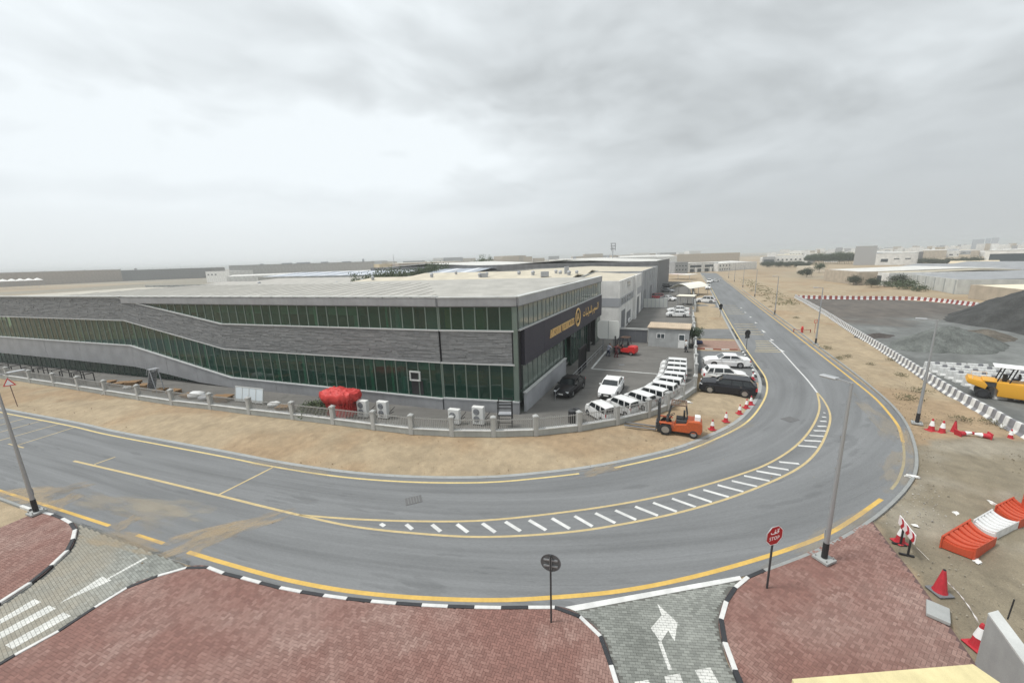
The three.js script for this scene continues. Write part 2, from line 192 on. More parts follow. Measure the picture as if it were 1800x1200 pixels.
const sandFilm = (x, z, r) => { const g = greyTone(x, z, r); const p = P(205, 990), q = P(120, 1130), dirx = q.x - p.x, dirz = q.z - p.z, L = Math.hypot(dirx, dirz), side = ((x - p.x) * dirz - (z - p.z) * dirx) / L; const k = clamp(sstep(.9, -1.2, side + (fbm(x * .7, z * .7, 4, 73) - .5) * 2.4) * (.3 + fbm(x * 2.2, z * 2.2, 3, 75) * .5)); return [lerp(g[0], .3, k), lerp(g[1], .262, k), lerp(g[2], .2, k)]; };
function paved(name, poly, top, ang, pattern, colour, seed, base, painted) { const g = struct(new THREE.Group()); g.name = name; scene.add(g); mesh('bedding', sheet(poly, top - .012), base, g); lay(g, poly, top, ang, pattern, colour, seed, painted); return g; }
const bedRed = M([.12, .075, .07], .95), bedGrey = M([.12, .12, .108], .95);
paved('red_paving_centre', ctrPoly, LVL, .33, 'herring', redTone, 1, bedRed);
paved('red_paving_right', rgtPoly, LVL, -.6, 'herring', redTone, 2, bedRed);
paved('red_paving_left', lftRed, LVL, .33, 'herring', redTone, 3, bedRed);
const zl = (a) => a.map(([x, y]) => [x / 4.5, 1000 + y / 4.5]);
paved('paved_drive_left', driveL, .02, .55, 'stretcher', sandFilm, 4, bedGrey, [
  conv(zl([[-80, 445], [268, 240], [325, 262], [-80, 478]]), 0), conv(zl([[-80, 545], [385, 290], [440, 315], [-80, 598]]), 0), conv(zl([[38, 605], [500, 345], [558, 372], [95, 635]]), 0),
  conv(zl([[470, 272], [805, 62], [880, 92]]), 0), conv(zl([[845, 76], [1150, -92], [1162, -84], [858, 82]]), 0)]);
const z4 = (a) => a.map(([x, y]) => [850 + x / 3, 800 + y / 3]);
paved('paved_drive_right', driveR, .02, .1, 'stretcher', greyTone, 5, bedGrey, [
  conv(z4([[921, 985], [938, 981], [994, 1133], [974, 1136]]), 0), conv(z4([[882, 915], [940, 845], [975, 925], [935, 988]]), 0), conv(z4([[917, 785], [1024, 885], [975, 925], [940, 845]]), 0), conv(z4([[1024, 885], [1008, 985], [975, 925]]), 0),
  conv(z4([[955, 1168], [1035, 1152], [1062, 1230], [975, 1250]]), 0), conv(z4([[1115, 1135], [1197, 1122], [1262, 1240], [1170, 1250]]), 0), conv(z4([[798, 1197], [872, 1186], [885, 1240], [800, 1250]]), 0)]);

// ---- kerbs, stone by stone
const kw = M([.74, .74, .72], .8, 0, { map: cl(concT, .6, .6) }), kb = M([.035, .037, .042], .75, 0, { map: cl(concT, .6, .6) }), kg = M([.33, .34, .33], .9, 0, { map: cl(concT, .6, .6) });
function kerbRun(name, pts, seg, w, h, colour, side = -1) {
  const g = struct(new THREE.Group()); g.name = name; scene.add(g);
  const c = new THREE.CatmullRomCurve3(pts, false, 'centripetal'); c.arcLengthDivisions = 2000; const n = Math.round(c.getLength() / seg);
  const q = c.getSpacedPoints(n), nr = normals2(q);
  for (let i = 0; i < n; i++) {
    const gap = .006 / seg, a = q[i].clone().lerp(q[i + 1], gap), b = q[i + 1].clone().lerp(q[i], gap), dy = (h2(i, 3, 7) - .5) * .01;
    const A = a.clone().addScaledVector(nr[i], side * w), B = b.clone().addScaledVector(nr[i + 1], side * w), ch = .025;
    const Y = (p, y) => V(p.x, y, p.z), a2 = a.clone().addScaledVector(nr[i], side * ch), b2 = b.clone().addScaledVector(nr[i + 1], side * ch);
    const gm = [side < 0 ? solid8([Y(a, -.05), Y(b, -.05), Y(B, -.05), Y(A, -.05), Y(a, h - ch + dy), Y(b, h - ch + dy), Y(B, h - ch + dy), Y(A, h - ch + dy)]) : solid8([Y(A, -.05), Y(B, -.05), Y(b, -.05), Y(a, -.05), Y(A, h - ch + dy), Y(B, h - ch + dy), Y(b, h - ch + dy), Y(a, h - ch + dy)]),
    side < 0 ? solid8([Y(a, h - ch + dy), Y(b, h - ch + dy), Y(B, h - ch + dy), Y(A, h - ch + dy), Y(a2, h + dy), Y(b2, h + dy), Y(B, h + dy), Y(A, h + dy)]) : solid8([Y(A, h - ch + dy), Y(B, h - ch + dy), Y(b, h - ch + dy), Y(a, h - ch + dy), Y(A, h + dy), Y(B, h + dy), Y(b2, h + dy), Y(a2, h + dy)])];
    mesh('kerb_stone', gm, colour(i, n), g);
  }
  return g;
}
kerbRun('painted_kerb_centre', ctrKerb, 1.02, .16, .13, i => i & 1 ? kw : kb, 1);
kerbRun('painted_kerb_right', rgtKerb, 1.02, .16, .13, (i, n) => (i & 1 ? kw : kb), 1);
kerbRun('plain_kerb_right', rgtPlain.filter(p => p.z > -140), 1.0, .16, .1, () => kg, 1);
kerbRun('painted_kerb_left', lftKerb.slice(0, lftKi + 14), 1.02, .16, .13, i => i & 1 ? kw : kb, -1);
kerbRun('plain_kerb_left', lftKerb.slice(lftKi + 13), 1.0, .16, .1, () => kg, -1);
kerbRun('painted_kerb_apron', curve([[1303, 617], [1311, 629], [1319, 645], [1327, 663]], .3), .75, .2, .13, i => i & 1 ? kw : kb, -1);
const kr = M([.3, .09, .06], .85);
kerbRun('painted_kerb_strip', curve([[1225, 612.5], [1260, 614], [1296, 614.5]], .3), 1.1, .2, .12, i => i & 1 ? kw : kr, 1);
kerbRun('painted_kerb_strip_inner', curve([[1243, 646], [1275, 650], [1310, 655]], .3), 1.1, .16, .1, i => i & 1 ? kw : kr, 1);
// flush concrete edging on the showroom side
struct(mesh('road_edging', ribbon2(resample(offset(innerEdge, -.28), 300), resample(innerEdge, 300), .012), MT.conc));
// concrete channel across the mouth of the left drive and beside the kerb line
struct(mesh('concrete_channel', sheet(GP([[142, 919], [195, 937], [262, 961], [336, 987], [330, 993], [258, 969], [192, 945], [148, 928]]), 0), MT.conc));

// ---- painted markings on the asphalt
const yel = M([.72, .47, .12], .8, 0, { map: cl(concT, .5, .5) }), yelP = M([.62, .49, .26], .85, 0, { map: cl(concT, .5, .5) }), wp = M([.7, .7, .68], .85, 0, { map: cl(concT, .5, .5) }), yelW = M([.76, .6, .27], .8, 0, { map: cl(concT, .5, .5) });
const marks = struct(new THREE.Group()); marks.name = 'road_markings'; scene.add(marks);
const MY = .005;
const between = (c, a, b) => c.filter(p => { const k = p; return true; });
const lineM = (px, w, m, name = 'edge_line') => mesh(name, ribbon(curve(px, .6), w, MY), m, marks);
mesh('edge_line', ribbon(innerLine.filter(p => p.x < P(1027, 831).x && p.z > -80), .14, MY), yelW, marks);
lineM([[1080, 822], [1140, 809], [1200, 794], [1250, 775], [1310, 744], [1340, 709], [1349, 683], [1345, 662], [1330, 640], [1312, 614], [1290, 578], [1275, 552], [1258, 520], [1246, 499], [1236, 484]], .15, yelW);
lineM([[-40, 850], [65, 883], [192, 924]], .17, yel); lineM([[240, 940], [287, 955]], .17, yel);
lineM(outerPx.slice(4, 19).filter(p => p[0] < 1575).concat([[1567, 860]].slice(0, 0)), .2, yel);
lineM([[1588, 777], [1580, 750], [1562, 725], [1540, 701], [1500, 668], [1440, 621], [1390, 582], [1335, 540], [1300, 512], [1270, 489]], .19, yel);
lineM([[1567, 860], [1577, 848], [1588, 820], [1590, 798], [1588, 777]], .13, M([.42, .36, .22], .9, 0, { map: cl(concT, .5, .5) }));
const cIn = [[525, 905], [620, 912], [740, 916], [850, 914.5], [1000, 899], [1100, 884], [1200, 863], [1300, 834], [1350, 815], [1400, 783], [1430, 747], [1441, 716], [1437, 690]];
lineM([[129, 810], [250, 838], [382, 870], [450, 887], [525, 905]], .16, yelP, 'centre_line'); lineM(cIn, .14, yelP, 'centre_line');
lineM([[525, 905], [620, 925], [740, 938], [850, 943.5], [1000, 935], [1100, 920], [1200, 899], [1300, 869], [1400, 825], [1435, 795], [1455, 757], [1460, 732], [1455, 715], [1445, 699], [1437, 690]], .14, yelP, 'centre_line');
lineM([[1437, 690], [1420, 668], [1400, 646], [1370, 613], [1353, 598]], .15, wp, 'centre_line');
const quadPx = (a, b, w) => { const A = P(...a), B = P(...b), d = B.clone().sub(A).normalize(), n = V(-d.z, 0, d.x).multiplyScalar(w / 2); return [A.clone().add(n), B.clone().add(n), B.clone().sub(n), A.clone().sub(n)]; };
const bars = [];
for (const [a, b, c, d] of [[115, 350, 195, 400], [240, 342, 330, 395], [360, 332, 455, 387], [480, 320, 575, 375], [590, 305, 695, 357], [695, 290, 805, 340], [800, 270, 920, 318], [895, 250, 1020, 297], [995, 228, 1120, 273], [1080, 205, 1205, 247], [1160, 182, 1295, 220], [1235, 157, 1372, 192], [1310, 135, 1445, 165], [1375, 108, 1510, 135], [1440, 83, 1570, 105], [1500, 60, 1610, 77], [1560, 35, 1665, 45]]) bars.push([850 + a / 3, 800 + b / 3, 850 + c / 3, 800 + d / 3]);
for (const [a, b, c, d] of [[15, 1003, 165, 1015], [65, 963, 200, 970], [108, 923, 220, 930], [140, 885, 235, 888], [170, 850, 240, 851], [190, 810, 240, 812], [205, 777, 238, 779], [215, 743, 232, 745]]) bars.push([1400 + a / 4.5, 560 + b / 4.5, 1400 + c / 4.5, 560 + d / 4.5]);
for (const [a, b, c, d] of [[768, 401, 788, 413], [897, 404, 928, 429], [1027, 405, 1070, 440], [1152, 403, 1207, 444], [1280, 399, 1345, 444]]) bars.push([400 + a / 2.858, 780 + b / 2.858, 400 + c / 2.858, 780 + d / 2.858]);
for (const [a, b, c, d] of bars) mesh('hatch_bar', sheet(quadPx([a, b], [c, d], .2), MY), wp, marks);
for (const [a, b, c, d, w] of [[130, 751, 28, 783, .1], [103, 745, -30, 782, .1], [74, 739, -40, 770, .1], [48, 734, -50, 760, .1], [24, 729, -60, 751, .1], [14, 780, 41, 787, .1], [165, 816, 202, 803, .12], [383, 870, 482, 820, .14]]) mesh('bay_line', sheet(quadPx([a, b], [c, d], w), MY + .002), yelP, marks);
for (const [y0, x0, x1] of [[212, 268, 350], [226, 274, 362], [240, 280, 380], [253, 286, 395], [266, 293, 408], [335, 340, 470], [350, 348, 485], [368, 356, 500], [385, 364, 518], [402, 374, 538], [447, 480, 570], [460, 482, 585], [475, 484, 600], [490, 486, 615], [504, 480, 632], [516, 475, 648]]) mesh('bay_line', sheet(quadPx([1200 + x0 / 3.75, 480 + y0 / 3.75], [1200 + x1 / 3.75, 480 + y0 / 3.75 + .6], .17), MY + .002), yelW, marks);
for (const [x, y] of [[1353.5, 597], [1338, 581], [1326, 567], [1317, 557], [1308, 549], [1301, 541], [1340, 583], [1371, 616]]) { const c = P(x, y); mesh('lane_arrow', sheet([c.clone().add(V(-.2, 0, .6)), c.clone().add(V(.25, 0, .7)), c.clone().add(V(.55, 0, -.7))], MY + .004), wp, marks); }
mesh('stop_line', sheet(GP(z4([[428, 800], [1352, 636], [1364, 656], [496, 826]])), .007), M([.74, .74, .72], .85, 0, { map: cl(concT, .5, .5) }), marks);
// utility cover plates
const drainM = M([.14, .14, .14], .85, .2), ribM = M([.19, .19, .19], .8, .2);
for (const [x, y, w, d] of [[727, 879, .9, .7], [1389, 737, 1.1, .8]]) { const g = struct(new THREE.Group()); g.name = numbered('manhole_cover'); g.position.copy(P(x, y, 0)); g.rotation.y = .35; scene.add(g); mesh('cover_plate', box(w, .02, d, 0, .004, 0), drainM, g); for (let i = -2; i <= 2; i++) mesh('cover_rib', box(.05, .012, d * .85, i * w / 6, .018, 0), ribM, g); }
// ---- sand washed over the asphalt: irregular films with their own outline
function filmMat(c, seed, den, op = .6) { const t = tex(256, 256, (u, v) => { const e = Math.min(u, 1 - u, v, 1 - v) * 4, n = fbm(u * 6, v * 6, 5, seed), a = clamp((clamp(e) * 1.1 + (n - .5) * 2.4 - den) * 1.5) * (.5 + .5 * fbm(u * 40, v * 40, 3, seed + 4)); return [255, 255, 255, 255 * clamp(a) * op]; }); t.wrapS = t.wrapT = THREE.ClampToEdgeWrapping; return M(c, .95, 0, { map: t, transparent: true }); }
function film(a, b, w0, w1, y, m, name = 'sand_film') { const A = P(...a), B = P(...b), d = B.clone().sub(A).normalize(), n = V(-d.z, 0, d.x); const q = [A.clone().addScaledVector(n, -w0), B.clone().addScaledVector(n, -w1), B.clone().addScaledVector(n, w1), A.clone().addScaledVector(n, w0)]; const g = new THREE.BufferGeometry(); g.setAttribute('position', new THREE.Float32BufferAttribute([0, 2, 1, 0, 3, 2].flatMap(i => [q[i].x, y, q[i].z]), 3)); g.setAttribute('normal', new THREE.Float32BufferAttribute(new Array(6).fill([0, 1, 0]).flat(), 3)); g.setAttribute('uv', new THREE.Float32BufferAttribute([0, 0, 1, 1, 1, 0, 0, 0, 0, 1, 1, 1], 2)); const o = mesh(name, g, m); o.castShadow = false; return stuff(struct(o)) && struct(o); }
const sandC = [.45, .355, .235];
const fm = [filmMat(sandC, 5, .45, .62), filmMat(sandC, 15, .6, .5), filmMat([.42, .36, .27], 25, .6, .42), filmMat([.46, .41, .32], 35, .6, .42)];
film([255, 975], [520, 898], 1.1, .7, .009, fm[0]); film([300, 972], [430, 925], 1.4, 1, .0095, fm[1]);
film([-60, 880], [150, 862], 1.0, 1.6, .009, fm[0]); film([60, 905], [150, 865], 1.2, .9, .0095, fm[1]); film([105, 862], [340, 920], .8, 1.2, .009, fm[2]); film([200, 880], [400, 905], 1.0, 1.0, .0095, fm[3]);
film([190, 935], [250, 905], .7, .6, .01, fm[1]); film([150, 930], [290, 975], .9, .7, .026, fm[1]);
film([1005, 837], [1100, 817], .6, .6, .01, fm[1]); film([400, 806], [600, 838], .5, .4, .008, fm[2]); film([1180, 803], [1330, 735], .7, .7, .008, fm[2]);
film([1560, 868], [1600, 790], .9, 1.0, .009, fm[2]); film([1602, 815], [1592, 748], .5, .35, .0095, fm[1]); film([1340, 1000], [1560, 890], .5, .6, .009, fm[2]); film([1500, 690], [1600, 790], .6, 1.2, .009, fm[2]);

// ---- aprons and yards
const apronM = M([.25, .252, .248], .92, 0, { map: cl(asphaltT, .12, .12) }), redApron = M([.36, .23, .18], .92, 0, { map: cl(grainT, .3, .3) });
const yardM = M([.215, .204, .186], .9, 0, { map: cl(asphaltT, .1, .1), bumpMap: grainBS, bumpScale: .003 });
const yardPoly = [P(-400, 600), P(0, 662), P(100, 677), P(200, 693), P(300, 709), P(400, 720), P(540, 738), P(640, 751), P(720, 761), P(790, 765), P(870, 766), P(942, 764), P(1018, 756), P(1060, 749), P(1110, 740), P(1160, 726), P(1190, 709), P(1221, 687), P(1225, 640), P(1222, 590), P(1218, 545), P(1216, 520), P(1212, 495), P(1150, 495), P(1060, 560), V(10, 0, -75), V(-100, 0, -100)];
struct(mesh('yard', sheet(yardPoly, .004), yardM));
struct(mesh('side_road_apron', sheet(GP([[1220, 578], [1290, 578], [1301, 596], [1222, 594]]), 0), apronM));
struct(mesh('side_road_apron', sheet(GP([[1224, 616], [1314, 618], [1345, 664], [1349, 683], [1335, 672], [1225, 655]]), 0), apronM));
struct(mesh('side_road_apron', sheet(GP([[1216, 523], [1262, 528], [1270, 541], [1218, 539]]), 0), apronM));
struct(mesh('red_paving_strip', sheet(GP([[1223, 598], [1295, 599], [1308, 616], [1224, 613]]), 0), redApron));
struct(mesh('red_paving_strip', sheet(GP([[1224, 645], [1300, 649], [1322, 663], [1225, 656]]), 0), redApron));
struct(mesh('yard_slab', sheet(GP([[1081, 638], [1117, 639], [1111, 652], [1066, 650]]), 0), MT.conc));
struct(mesh('yard_line', sheet(quadPx([1040, 648], [1167, 658], .25), .014), MT.concL)); struct(mesh('yard_line', sheet(quadPx([1040, 648], [1066, 617], .25), .014), MT.concL));
for (const [a, b] of [[[1080, 650], [1092, 651]], [[1088, 641], [1098, 641]], [[1158, 651], [1168, 652]]]) struct(mesh('drain_cover', sheet(quadPx(a, b, .5), .018), MT.greyD));

// ---- gravel yard beyond the barriers
const gravT = tex(512, 512, (u, v) => { const n = fbm(u * 8, v * 8, 6, 201, 8, 8), f = vn(u * 180, v * 180, 12, 180, 180), g = vn(u * 80, v * 80, 14, 80, 80); const k = 170 + (n - .5) * 80 + (f - .5) * 50 + (g - .5) * 36; return [k * .985, k * 1.0, k * .99]; });
const gravM = M([.46, .48, .465], .97, 0, { map: cl(gravT, .16, .16), bumpMap: cl(grainB, .5, .5), bumpScale: .03 });
const gravPoly = [P(1400, 523), P(1455, 553), P(1500, 581), P(1560, 621), P(1620, 661), P(1680, 700), P(1740, 733), P(1812, 768), P(1990, 860), P(2200, 860), V(190, 0, -40), P(2000, 560), P(1640, 531), P(1520, 523)];

// ---- ground: one sheet to the horizon, finer near the camera
{
  const axis = (a, b, st, far) => { const r = []; let d = st, x = a; const lo = []; while (x > -far) { d *= 1.16; x -= d; lo.push(x); } r.push(...lo.reverse()); for (x = a; x <= b; x += st) r.push(x); d = st; while (x < far) { r.push(x); d *= 1.16; x += d; } r.push(far); return r; };
  const xs = axis(-62, 104, .55, 4500), zs = axis(-118, 2, .55, 4500);
  const hard = [[...innerEdge.filter(p => p.z > -130 && p.x > -130), ...outerEdge.filter(p => p.z > -130 && p.x > -130).reverse()], ctrPoly, rgtPoly, lftRed, driveL, driveR, yardPoly];
  const dirt = [P(1610, 780), P(1700, 770), P(1820, 775), P(2300, 850), V(60, 0, -4), V(9, 0, -4), P(1713, 1168), P(1605, 1012), P(1533, 918), P(1600, 845)];
  const aprons = [GP([[1220, 578], [1290, 578], [1301, 596], [1222, 594]]), GP([[1224, 616], [1314, 618], [1345, 664], [1349, 683], [1335, 672], [1225, 655]]), GP([[1223, 598], [1295, 599], [1308, 616], [1224, 613]])];
  const dec = l => l.filter((p, i) => (i % 3 === 0 || i === l.length - 1) && p.z > -180 && p.x > -140), inD = dec(innerEdge), outD = dec(outerEdge);
  const pos = [], col = [], uv = [], ix = [], nx = xs.length;
  for (const z of zs) for (const x of xs) {
    let y = -.03; const near = x > -66 && x < 112 && z > -124 && z < 4; let c, dr = 30;
    if (near) {
      let ins = false; for (const h of hard) if (inside(x, z, h)) { ins = true; break; }
      if (!ins) for (const h of aprons) if (inside(x, z, h)) { ins = true; break; }
      if (!ins) { let d = Math.min(polyd(x, z, inD), polyd(x, z, outD), polyd(x, z, rEdge), polyd(x, z, yardPoly) + .15); for (const h of aprons) d = Math.min(d, polyd(x, z, h)); dr = d; const k = sstep(.1, 2.4, d); y += k * ((fbm(x * .32, z * .32, 4, 301) - .34) * .42 + (fbm(x * 1.6, z * 1.6, 3, 303) - .5) * .13); if (inside(x, z, gravPoly)) y = Math.min(y, .0); y = Math.max(y, -.03); }
    }
    const n1 = fbm(x * .09, z * .09, 5, 311), n2 = fbm(x * .55 + 7, z * .55, 4, 313), n3 = fbm(x * 2.1, z * 2.1, 3, 315);
    let R = .465 + (n1 - .5) * .1 + (n2 - .5) * .07, G = .366 + (n1 - .5) * .085 + (n2 - .5) * .06, B = .24 + (n1 - .5) * .065 + (n2 - .5) * .045;
    const red = sstep(.54, .68, fbm(x * .14 + 30, z * .14, 4, 317)); R = lerp(R, .40, red * .6); G = lerp(G, .27, red * .6); B = lerp(B, .155, red * .6);
    if (near && inside(x, z, dirt)) { const k = .9, g2 = sstep(.47, .62, fbm(x * .3, z * .3, 4, 321)) * .8 + .2 * n3; R = lerp(R, lerp(.26, .37, g2), k); G = lerp(G, lerp(.222, .335, g2), k); B = lerp(B, lerp(.155, .265, g2), k); }
    if (near && inside(x + (n2 - .5) * 1.2, z + (n3 - .5) * 1.2, gravPoly)) { const e1 = fbm(x * .12, z * .12, 5, 331), e2 = fbm(x * .5 + z * .2, z * .5, 4, 333), br = sstep(-62, -72, z + (x - 60) * .15 + (e1 - .5) * 22), q = .205 + (e1 - .5) * .12 + (e2 - .5) * .16; R = lerp(q * .97, .15 + (e2 - .5) * .12, br); G = lerp(q * 1.01, .132 + (e2 - .5) * .1, br); B = lerp(q * .97, .115 + (e2 - .5) * .08, br); }
    if (!near) { const soil = sstep(.53, .66, fbm(x * .006 + 3, z * .006, 4, 351)); R = lerp(R, .33, soil); G = lerp(G, .3, soil); B = lerp(B, .235, soil); }
    const tr = fbm(dr * 1.3 + n1 * 3, (x + z) * .07, 4, 341), sc = sstep(.57, .7, fbm(x * .8 + 3, z * .8, 4, 343)), mm = (.95 + n3 * .1) * (1 + (near ? (tr - .5) * .26 : 0)) * (1 - .1 * sc);
    pos.push(x, y, z); col.push(R * mm, G * mm, B * mm); uv.push(x / 5, z / 5);
  }
  for (let j = 0; j < zs.length - 1; j++) for (let i = 0; i < nx - 1; i++) { const a = j * nx + i, b = a + 1, c = a + nx, d = c + 1; ix.push(a, c, b, b, c, d); }
  const g = new THREE.BufferGeometry(); g.setAttribute('position', new THREE.Float32BufferAttribute(pos, 3)); g.setAttribute('color', new THREE.Float32BufferAttribute(col, 3)); g.setAttribute('uv', new THREE.Float32BufferAttribute(uv, 2)); g.setIndex(ix); g.computeVertexNormals();
  struct(mesh('ground', g, M([.98, .98, .98], .96, 0, { vertexColors: true, map: grainT, bumpMap: cl(grainB, 1, 1), bumpScale: .03 })));
}
// loose stones and litter scattered on the verges: too many to count
{
  const r = rng(77), g = new THREE.IcosahedronGeometry(1, 0), zones = [[[1650, 760], 9, 900, [.2, .16, .1]], [[1560, 680], 7, 350, [.22, .18, .12]], [[700, 800], 14, 500, [.3, .22, .13]], [[150, 720], 12, 300, [.3, .2, .12]], [[1700, 880], 9, 700, [.3, .27, .22]], [[1650, 1010], 5, 260, [.28, .25, .2]], [[1580, 880], 3, 120, [.45, .43, .4]], [[1180, 770], 8, 300, [.34, .27, .18]]];
  const tot = zones.reduce((s, z) => s + z[2], 0), im = new THREE.InstancedMesh(g, M([1, 1, 1], .95), tot), m = new THREE.Matrix4(), col = new THREE.Color(); let k = 0;
  const roadPoly = [...innerEdge.filter(p => p.z > -130 && p.x > -130), ...outerEdge.filter(p => p.z > -130 && p.x > -130).reverse()];
  for (const [c, R, n, cc] of zones) { const o = P(...c); for (let i = 0; i < n; i++) { let x, z, t = 0; do { const a = r() * 6.283, d = R * Math.sqrt(r()) * (r() < .5 ? 1 : .6); x = o.x + Math.cos(a) * d; z = o.z + Math.sin(a) * d; } while (t++ < 20 && (inside(x, z, yardPoly) || inside(x, z, rgtPoly) || (inside(x, z, roadPoly) && r() < .97))); const s = .012 + .045 * r() * r() * r(); m.compose(V(x, s * .3 + .03, z), new THREE.Quaternion().setFromEuler(new THREE.Euler(r() * 6, r() * 6, r() * 6)), V(s * 1.4, s * .7, s)); im.setMatrixAt(k, m); const b = .6 + r() * .8; col.setRGB(cc[0] * b, cc[1] * b, cc[2] * b); im.setColorAt(k++, col); } }
  im.name = 'loose_stones'; stuff(im); tag(im, 'scattered small stones and rubble on the sandy verges', 'stones'); im.castShadow = im.receiveShadow = true; scene.add(im);
}
// spoil heaps: displaced cones
function heap(name, label, c, rx, rz, h, turn, m, seed, pw = 1.0) {
  const N = 180, R = 70, p = [], ix = [], uv = []; for (let j = 0; j <= R; j++) for (let i = 0; i < N; i++) { const a = i / N * Math.PI * 2, t = j / R, w = 1 + (fbm(Math.cos(a) * 1.6 + 5, Math.sin(a) * 1.6 + 5, 4, seed) - .5) * .5, x = Math.cos(a) * t * rx * w, z = Math.sin(a) * t * rz * w; let y = h * Math.pow(clamp(1 - t), pw); y += (fbm(x * .3, z * .3, 5, seed + 3) - .5) * h * .22 * Math.sin(t * Math.PI) + (fbm(a * 6, t * 3, 4, seed + 5) - .5) * h * .09 * Math.sin(t * Math.PI) + (fbm(x * 2.4, z * 2.4, 3, seed + 9) - .5) * .3 * (1 - t); p.push(x, y - t * .05, z); uv.push(x * .3, z * .3); if (j) { const q = (j - 1) * N, s = j * N, i2 = (i + 1) % N; ix.push(q + i, q + i2, s + i, q + i2, s + i2, s + i); } }
  const g = new THREE.BufferGeometry(); g.setAttribute('position', new THREE.Float32BufferAttribute(p, 3)); g.setAttribute('uv', new THREE.Float32BufferAttribute(uv, 2)); g.setIndex(ix); g.computeVertexNormals(); const o = mesh(name, g, m); o.position.copy(c); o.rotation.y = turn; return tag(o, label, 'gravel heap');
}
const gravD = M([.13, .128, .127], .97, 0, { map: cl(gravT, .5, .5), bumpMap: cl(grainB, 1, 1), bumpScale: .05 });
heap('gravel_heap', 'large dark charcoal gravel heap beside the grey gravel yard', V(95.5, 0, -52.5), 23.5, 23.5, 14.5, .35, gravD, 401, 1.0);
heap('gravel_heap', 'pale grey crushed stone mound behind the white barriers', P(1662, 607).setY(0), 8, 4.6, 2.7, .25, M([.3, .31, .295], .97, 0, { map: cl(gravT, .5, .5), bumpMap: cl(grainB, 1, 1), bumpScale: .04 }), 431, .8);
heap('gravel_heap', 'low brown soil ridge on the grey gravel', P(1540, 591).setY(0), 4, 1.3, .5, .2, M([.17, .14, .13], .97, 0, { map: cl(gravT, .5, .5) }), 451);
heap('gravel_heap', 'low brown spoil patch between the stone mound and the dark heap', P(1735, 590).setY(0), 5, 3, 1.0, .9, M([.26, .22, .18], .97, 0, { map: cl(gravT, .5, .5) }), 471);
// ================================================================ SHOWROOM BUILDING
const bA = V(-72.6, 0, -55.85), bB = V(-6.32, 0, -33.39), bC = V(.48, 0, -31.72), bD = V(14.13, 0, -60.83);
function frame(a, b) { const e = b.clone().sub(a), L = e.length(); e.normalize(); return { o: a, e, n: V(-e.z, 0, e.x), L, at(s, y, d = 0) { return a.clone().addScaledVector(e, s).addScaledVector(this.n, d).setY(y); } }; }
// solid in facade coordinates: s range, bottom heights, top heights, depth range (+ outwards)
function fsolid(f, s0, s1, yb0, yb1, yt0, yt1, d0, d1) { return solid8([f.at(s0, yb0, d1), f.at(s1, yb1, d1), f.at(s1, yb1, d0), f.at(s0, yb0, d0), f.at(s0, yt0, d1), f.at(s1, yt1, d1), f.at(s1, yt1, d0), f.at(s0, yt0, d0)]); }
const fr = (f, s0, s1, y0, y1, d0, d1) => fsolid(f, s0, s1, y0, y0, y1, y1, d0, d1);
const pl = (pts) => s => { if (s <= pts[0][0]) return pts[0][1]; for (let i = 1; i < pts.length; i++) if (s <= pts[i][0]) return lerp(pts[i - 1][1], pts[i][1], (s - pts[i - 1][0]) / (pts[i][0] - pts[i - 1][0])); return pts[pts.length - 1][1]; };
const FA = frame(bA, bB), FB = frame(bB, bC), FC = frame(bC, bD), S0 = -16;
const show = thing('showroom_building', 'long two storey showroom with green glass, slate bands and grey fascia', 'building');
const glassV = [[.08, .27, .19, .86], [.13, .36, .26, .9], [.06, .2, .15, .84], [.18, .4, .3, .92], [.09, .25, .19, .82]].map(([r, g, b, t]) => new THREE.MeshPhysicalMaterial({ color: lin(r, g, b), roughness: .03, transmission: t, thickness: 0, ior: 1.5, specularIntensity: 1 }));
const glassG = new THREE.MeshPhysicalMaterial({ color: lin(.34, .5, .42), roughness: .03, transmission: .82, thickness: 0, ior: 1.5, specularIntensity: 1 });
const glassC = new THREE.MeshPhysicalMaterial({ color: lin(.42, .5, .44), roughness: .04, transmission: .62, thickness: 0, ior: 1.6, specularIntensity: 1 });
const mull = M([.15, .19, .165], .5, .2), mullD = M([.1, .12, .115], .5, .3), trim = M([.5, .51, .51], .55, .2), panelG = M([.38, .385, .4], .5, .15, { map: cl(concT, .2, .2) }), panelL = M([.46, .47, .49], .5, .1, { map: cl(concT, .2, .2) });
const slateTs = [[.26, .266, .272], [.285, .29, .296], [.235, .24, .247], [.315, .32, .325]].map(c => M(c, .8, 0, { map: cl(grainT, .6, .6) }));
const stTop = pl([[-40, 10.12], [26.4, 10.12], [29.8, 9.42], [43.4, 7.25], [70, 7.3]]), stBot = pl([[-40, 7.33], [26.7, 7.29], [43.2, 4.43], [70, 4.4]]);
const gyTop = pl([[-40, 4.4], [26.9, 4.16], [43.5, 1.18], [70, 1.02]]), gyBot = pl([[-40, 1.95], [12.6, 1.66], [28.1, 1.45], [40.2, 0], [70, 0]]);
const slates = [[], [], [], []]; let sk = 0;
function slateBand(f, s0, s1, top, bot, rows = 26) { const r = rng(900 + sk++); for (let j = 0; j < rows; j++) { let s = s0 + (r() - 1) * .8; while (s < s1) { const e = Math.min(s1, s + .7 + r() * 1.3), a = Math.max(s, s0); if (e - a > .05) { const q = s => lerp(bot(s), top(s), j / rows), t = s => lerp(bot(s), top(s), (j + .94) / rows), d = .03 + r() * .06; const seg = e - a > .9 ? 2 : 1; for (let k = 0; k < seg; k++) { const u = a + (e - a) * k / seg, v = a + (e - a) * (k + 1) / seg - (k === seg - 1 ? .008 : 0); slates[(r() * 4) | 0].push(fsolid(f, u, v, q(u), q(v), t(u), t(v), -.05, d)); } } s = e; } } }
